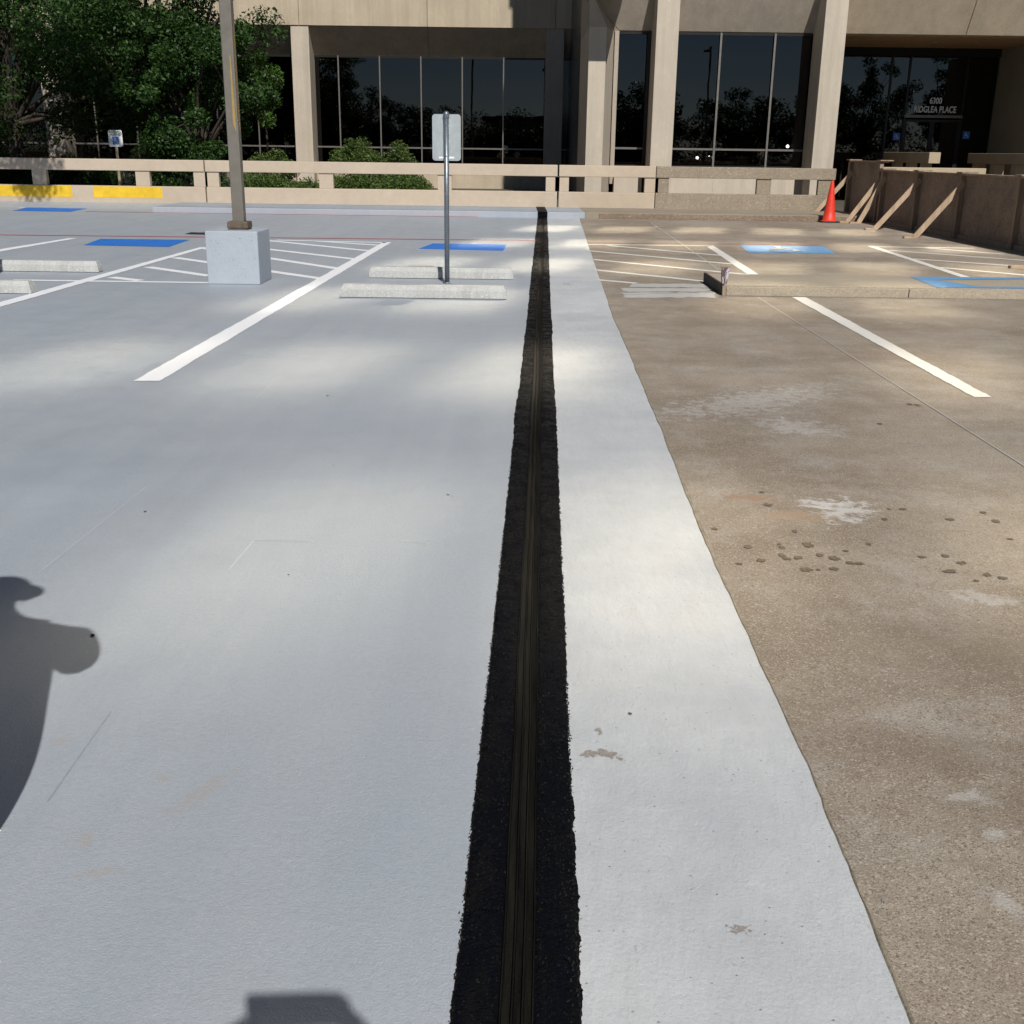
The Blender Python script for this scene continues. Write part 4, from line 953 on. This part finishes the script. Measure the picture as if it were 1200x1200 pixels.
tree((-12.2, 39.5, 0), 10.5, 4.2, 'dark dense oak in the middle of the group behind the white sign', M['leaf_dark'], 12, 110, 420, .075, .10, .3)
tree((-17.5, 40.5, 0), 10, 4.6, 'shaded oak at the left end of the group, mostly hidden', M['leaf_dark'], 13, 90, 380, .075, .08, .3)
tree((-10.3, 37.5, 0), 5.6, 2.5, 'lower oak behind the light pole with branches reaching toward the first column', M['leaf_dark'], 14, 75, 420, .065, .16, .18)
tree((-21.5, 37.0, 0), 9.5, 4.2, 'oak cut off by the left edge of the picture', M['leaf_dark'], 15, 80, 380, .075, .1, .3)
# clipped sapling of leaf balls beside the first column
def X_at(px, py, Y): return PY(px, py, Y).x
tp = thing('clipped_sapling', (X_at(315, 180, 41), 41, 0), 'thin sapling with separate round leaf balls standing before the first column', 'tree')
r = np.random.default_rng(5); zz = lambda py: PY(315, py, 41).z
obj('crown', leaves_mesh('crown', [(0.0, 0, zz(140)), (.18, 0, zz(90)), (-.55, .1, zz(85)), (-.2, 0, zz(68)), (-1.2, .2, zz(72)), (-1.0, 0, zz(100))], [.36, .50, .6, .4, .6, .5], [520, 900, 1100, 500, 1000, 700], .05, r, .95), M['leaf'], tp)
obj('trunk', MB().tube((0, 0, 0), (-.08, 0, zz(80)), .045, .025, 8).mesh('trunk'), M['bark'], tp)
def shrub(px0, px1, pytop, Y, label, seed, mat='leaf_shrub', n=16, zlow=.2):
    r = np.random.default_rng(seed); a = X_at(px0, 190, Y); b = X_at(px1, 190, Y); zt_ = PY((px0+px1)/2, pytop, Y).z
    t = thing('shrub', ((a+b)/2, Y, 0), label, 'shrub', 'shrubs behind the railing')
    hw = (b-a)/2; cs = []; 
    for i in range(n):
        x = r.uniform(-.85, .85); top = (zt_-.3)*(1-.45*abs(x)**2.2); cs.append((x*hw, r.uniform(-.5, .5), r.uniform(zlow, max(top, zlow+.1))))
    cr = r.uniform(.28, .46, n)
    obj('foliage', leaves_mesh('foliage', cs, cr, [int(420*(c_/.35)**2) for c_ in cr], .042, r, .85), M[mat], t)
    m = MB()
    for i in range(5): m.tube((r.uniform(-.3, .3)*hw, 0, 0), cs[i], .03, .01, 5)
    obj('stem', m.mesh('stem'), M['bark'], t)
shrub(385, 452, 156, 38, 'round green shrub to the right of the first column', 21, n=26)
shrub(437, 486, 160, 37.5, 'smaller green shrub next to the round one, below the dark windows', 22, n=20)
shrub(288, 346, 166, 38, 'low shrub at the foot of the clipped sapling', 23, n=18)
shrub(365, 515, 200, 34, 'low spreading hedge seen through the slot under the railing beam', 24, n=60, zlow=.25)
shrub(262, 372, 202, 34, 'low hedge in the railing slots just right of the light pole', 25, n=46, zlow=.2)
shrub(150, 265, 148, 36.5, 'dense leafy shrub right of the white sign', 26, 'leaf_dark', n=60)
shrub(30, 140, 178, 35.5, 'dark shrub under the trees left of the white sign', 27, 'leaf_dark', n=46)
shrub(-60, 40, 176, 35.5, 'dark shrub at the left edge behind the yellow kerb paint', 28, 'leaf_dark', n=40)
# trees behind the viewer, seen mirrored in the windows
r0 = random.Random(8); names = ['farthest west', 'west', 'west of the low roof', 'tall west', 'middle west', 'middle', 'low middle', 'middle east', 'first east', 'east', 'tall east', 'broad east', 'far east', 'farthest east']
for i in range(14):
    x = -44+i*7.0+r0.uniform(-1, 1); h = r0.uniform(6.2, 8.6)+(1.8 if i in (0, 1, 2, 3, 11, 12, 13) else 0)
    if i in (6, 7): h = 5.0
    if i > 10: h += 3.5
    tree((x, -27+r0.uniform(-2, 2), -.35), h, 4.6, 'oak across the car park, %s of its row' % names[i], M['leaf_dark'], 40+i, 70, 170, .14, .05, .25, group='trees across the car park')
r = np.random.default_rng(77); cs = [(x, -30+r.uniform(-1.5, 1.5), z) for x in np.arange(-60, 66, 1.3) for z in (0.6, 2.0, 3.4, 4.6+r.uniform(-.9, .8))]
tag(obj('hedgerow_foliage', leaves_mesh('hedgerow_foliage', cs, [1.15]*len(cs), [170]*len(cs), .15, r, .9), M['leaf_dark']), kind='stuff')
low = thing('low_building', (5.5, -34, -.35), 'low flat-roofed dark building behind the hedge across the car park', 'building')
obj('wall', MB().box(-3.5, 14.5, -40, -32, -.35, 4.9).mesh('wall'), M['precast_grey'], low, world=True)
obj('roof', MB().box(-3.9, 14.9, -40.4, -31.6, 4.9, 5.35).mesh('roof'), M['frame'], low, world=True)
def mirror_pole(x, y):
    n = copy_tree(lp); n.location = (x, y, 0); return n
for x, y, lab in ((2.5, -9, 'bare light pole at the car park end behind the viewer'), (14, -12, 'second light pole behind the viewer further east')):
    n = mirror_pole(x, y); n['label'] = lab

# ------------------------------------------------------------------ people (standing beside and behind the viewpoint; their shadows fall on the deck)
M['skin'] = plain('skin', (.42, .25, .17), .55, var=.08); M['hair'] = plain('dark_hair', (.03, .02, .015), .7, scale=60, bump=.5)
def cloth(name, col):
    n = NT(name); return n.fin(n.mix(n.ramp(n.noise(5, 4), [(.3, 0.0), (.7, 1.0)]), sc3(col, .85), sc3(col, 1.1)), .9, n.bump(n.noise(9, 4, .6), .5, .03))
M['shirt_a'] = cloth('grey_work_shirt', (.22, .23, .25)); M['trouser_a'] = cloth('blue_denim', (.05, .08, .15)); M['shoe'] = plain('brown_boots', (.09, .05, .03), .7)
M['shirt_b'] = cloth('pale_blue_shirt', (.30, .38, .48)); M['cap'] = cloth('navy_cap', (.03, .04, .08))
def person(loc, rz, label, J_, hands, mats, cap_brim=True, bulk=1.0):
    """J_: joints for this pose facing +Y; hands: finger direction and palm side per arm"""
    V, E, RD = [], [], []
    def add(p, r, parent=None):
        V.append(Vector(p)); RD.append(r if isinstance(r, tuple) else (r, r)); i = len(V)-1
        if parent is not None: E.append((parent, i))
        return i
    K = bulk; pel = add((0, 0, .96), (.155*K, .125*K)); sp_ = add((0, 0, 1.12), (.145*K, .115*K), pel); ch = add((0, .005, 1.31 if K < 1.1 else 1.22), (.165*K, .125*K), sp_)
    nb = add((0 if K < 1.1 else -.03, -.01, 1.46 if K < 1.1 else 1.42), (.072, .062), ch); nk = add(J_['neck'], (.055, .055), nb); hb = add(J_['jaw'], (.068, .078), nk)
    hm = add(J_['head'], (.078, .095), hb); ht = add(J_['top'], (.062, .075), hm)
    for s_ in (-1, 1):
        sh, el, wr = [Vector(v) for v in J_['armR' if s_ > 0 else 'armL']]
        a = add(sh, .066*K, ch); u = add(sh.lerp(el, .5), .060*K, a); b = add(el, .050*K, u); f_ = add(el.lerp(wr, .35), .040, b); c_ = add(wr, .026, f_)
        fd, side = [Vector(v).normalized() for v in hands['R' if s_ > 0 else 'L']]      # finger direction, thumb side
        nrm = fd.cross(side)*(-1 if s_ > 0 else 1); pal = add(wr+fd*.05, (.033, .017), c_); p2_ = add(wr+fd*.085, (.036, .013), pal)
        for k, (off, L) in enumerate(((.030, .072), (.010, .080), (-.010, .074), (-.030, .058))):
            b0_ = wr+fd*.09+side*off; i0 = add(b0_, .0095, p2_); i1 = add(b0_+fd*L*.45-nrm*.006, .0088, i0); i2 = add(b0_+fd*L*.75-nrm*.022, .0078, i1); add(b0_+fd*L*.9-nrm*.040, .0065, i2)
        t0 = add(wr+fd*.035+side*.036, .012, pal); t1 = add(wr+fd*.065+side*.062-nrm*.012, .0105, t0); add(wr+fd*.095+side*.066-nrm*.026, .0085, t1)
        hp, kn, an, toe = [Vector(v) for v in J_['legR' if s_ > 0 else 'legL']]
        a = add(hp, .092*K, pel); u = add(hp.lerp(kn, .5), .080*K, a); b = add(kn, .064*K, u); d = add(kn.lerp(an, .35), .062*K, b); e = add(an, .045, d)
        h_ = add((an.x, an.y-.03, .045), .042, e); add(an.lerp(toe, .6)*1.0+Vector((0, 0, -.01)), (.045, .036), e); add(toe, (.042, .030), len(V)-1)
    me = bpy.data.meshes.new('body'); me.from_pydata(V, E, []); o = bpy.data.objects.new('body', me); COL.objects.link(o)
    md = o.modifiers.new('Skin', 'SKIN'); md.use_smooth_shade = True; md.branch_smoothing = .35
    sv = me.skin_vertices[0].data
    for i, r_ in enumerate(RD): sv[i].radius = r_; sv[i].use_root = False
    sv[0].use_root = True
    sb = o.modifiers.new('Sub', 'SUBSURF'); sb.levels = 2; sb.render_levels = 2
    bpy.context.view_layer.update(); m2 = bpy.data.meshes.new_from_object(o.evaluated_get(bpy.context.evaluated_depsgraph_get())); bpy.data.objects.remove(o)
    m2.name = 'body'; m2.materials.clear()
    for k in ('skin', mats[0], mats[1], 'shoe'): m2.materials.append(M[k])
    wrs = [Vector(J_['armL'][2]), Vector(J_['armR'][2])]; hd = Vector(J_['head'])
    for p in m2.polygons:
        c_ = p.center
        if c_.z < .10: k = 3
        elif c_.z < .98 and min((c_-w_).length for w_ in wrs) > .25: k = 2
        elif c_.z > 1.475 and (c_-hd).length < .26: k = 0
        elif min((c_-w_).length for w_ in wrs) < .17 or any(((c_-w_).dot((w_-Vector(J_[q][1])).normalized()) > -.05 and (c_-w_).length < .3) for w_, q in zip(wrs, ('armL', 'armR'))): k = 0
        else: k = 1
        p.material_index = k; p.use_smooth = True
    t = thing('person', loc, label, 'person', None, rz); obj('body', m2, None, t)
    fwd = (Vector(J_['nose'])-hd).normalized(); upv = (Vector(J_['top'])-Vector(J_['jaw'])).normalized(); rt = fwd.cross(upv).normalized(); fwd = upv.cross(rt)
    def loc3(x, y, z): return hd+rt*x+fwd*y+upv*z
    m = MB(); A0 = [loc3(-.016, .096, -.035), loc3(.016, .096, -.035), loc3(0, .128, -.030), loc3(0, .098, .02)]; m.add(A0, [(0, 1, 2), (0, 2, 3), (1, 3, 2), (0, 3, 1)]); obj('nose', m.mesh('nose', .004), M['skin'], t)
    for s_ in (-1, 1):
        m = MB(); cc = loc3(s_*.032, .088, .012); ring = []
        m.lathe([(0, -.012), (.009, -.008), (.013, 0), (.009, .008), (0, .012)], 10); obj('eye', m.mesh('eye'), M['white_sign'], t, loc=cc)
        m = MB(); m.lathe([(0, -.006), (.005, -.004), (.007, 0), (.005, .004), (0, .006)], 8); obj('pupil', m.mesh('pupil'), M['black'], t, loc=loc3(s_*.032, .097, .012))
        m = MB(); m.lathe([(0, -.03), (.010, -.02), (.014, 0), (.012, .018), (0, .03)], 10); obj('ear', m.mesh('ear'), M['skin'], t, loc=loc3(s_*.083, -.01, -.005))
    m = MB(); m.add([loc3(-.026, .092, -.064), loc3(.026, .092, -.064), loc3(.020, .097, -.056), loc3(-.020, .097, -.056)], [(0, 1, 2, 3)]); obj('mouth', m.mesh('mouth'), M['rustmark'], t)
    # hair below the cap, cap dome and brim
    def dome(name, mat, rx_, ry_, rz_, z0, z1, zoff, yoff=0):
        m = MB(); n = 24; vs = []; rows = 8
        for i in range(rows+1):
            a_ = z0+(z1-z0)*i/rows
            for k in range(n): b_ = 2*math.pi*k/n; vs.append(loc3(rx_*math.cos(a_)*math.cos(b_), yoff+ry_*math.cos(a_)*math.sin(b_), zoff+rz_*math.sin(a_)))
        m.add(vs, [(i*n+k, i*n+(k+1) % n, (i+1)*n+(k+1) % n, (i+1)*n+k) for i in range(rows) for k in range(n)], 0, True); return obj(name, m.mesh(name), mat, t)
    dome('hair', M['hair'], .090, .100, .105, R(-12), R(60), .022, -.018)
    cp = dome('cap', M['cap'], .104, .118, .122, R(-2), R(88), .038, 0)
    if cap_brim:
        m = MB(); pts = []; lo = []
        for k in range(13):
            a_ = R(20+140*k/12); pts.append(loc3(.094*math.cos(a_), .106*math.sin(a_), .040)); lo.append(loc3(.088*math.cos(a_), .106*math.sin(a_)+.058*math.sin(math.pi*k/12)**.4, .040-.012*math.sin(math.pi*k/12)))
        q = [p-upv*.012 for p in pts]; ql = [p-upv*.010 for p in lo]; n = 13; m.add(pts+lo+q+ql, [f for k in range(n-1) for f in ((k, k+1, n+k+1, n+k), (2*n+k, 3*n+k, 3*n+k+1, 2*n+k+1), (n+k, n+k+1, 3*n+k+1, 3*n+k))])
        obj('brim', m.mesh('brim'), M['cap'], cp)
    return t
legs = dict(legR=((.095, 0, .90), (.115, .05, .50), (.12, .0, .09), (.14, .16, .035)), legL=((-.095, 0, .90), (-.115, .06, .50), (-.12, .02, .09), (-.14, .18, .035)))
JA = dict(neck=(-.06, .0, 1.52), jaw=(-.105, .02, 1.57), head=(-.11, .02, 1.645), top=(-.12, .015, 1.72), nose=(.04, .035, 1.60),
          armR=((.23, 0, 1.375), (.275, -.03, 1.22), (.14, .19, 1.06)), armL=((-.23, 0, 1.375), (-.30, -.02, 1.17), (-.20, .15, 1.00)),
          legR=((.11, 0, .90), (.14, .02, .50), (.08, -.04, .09), (.08, .12, .035)), legL=((-.10, 0, .90), (-.17, .04, .50), (-.20, .02, .09), (-.24, .18, .035)))
pa = person((-1.305, 1.84, 0), R(-4), 'person in grey shirt and navy cap standing left of the viewpoint, head turned sideways', JA,
            dict(R=((-.9, .4, -.1), (0, .3, 1)), L=((.6, .5, -.5), (-.2, .6, .7))), ('shirt_a', 'trouser_a'), True, 1.42)
JB_ = dict(neck=(0, .02, 1.52), jaw=(0, .045, 1.57), head=(0, .06, 1.65), top=(0, .05, 1.73), nose=(0, .18, 1.62),
          armR=((.185, 0, 1.405), (.28, .16, 1.24), (.155, .38, 1.525)), armL=((-.185, 0, 1.405), (-.27, .15, 1.21), (-.135, .33, 1.45)), **legs)
pb = person((0.0, -.43, 0), 0, 'person in pale blue shirt holding up a phone in both hands', JB_,
            dict(R=((-.62, .06, .78), (-.7, .1, -.6)), L=((.3, .25, .9), (.8, .3, .2))), ('shirt_b', 'trouser_a'), True)
ph = thing('phone', (.006, -.022, 1.572), 'black phone held sideways in both hands of the person at the viewpoint', 'phone')
m = MB(); m.prism([(x, 0, z) for x, z in rounded(.165, .078, .008)], (0, .008, 0)); obj('case', m.mesh('case', .001), M['black'], ph, loc=(0, -.004, 0), rot=(0, R(-3), 0))
m = MB(); m.prism([(x, 0, z) for x, z in rounded(.153, .070, .005)], (0, .001, 0)); obj('screen', m.mesh('screen'), M['mirror_dark'], ph, loc=(0, -.0055, 0), rot=(0, R(-3), 0))
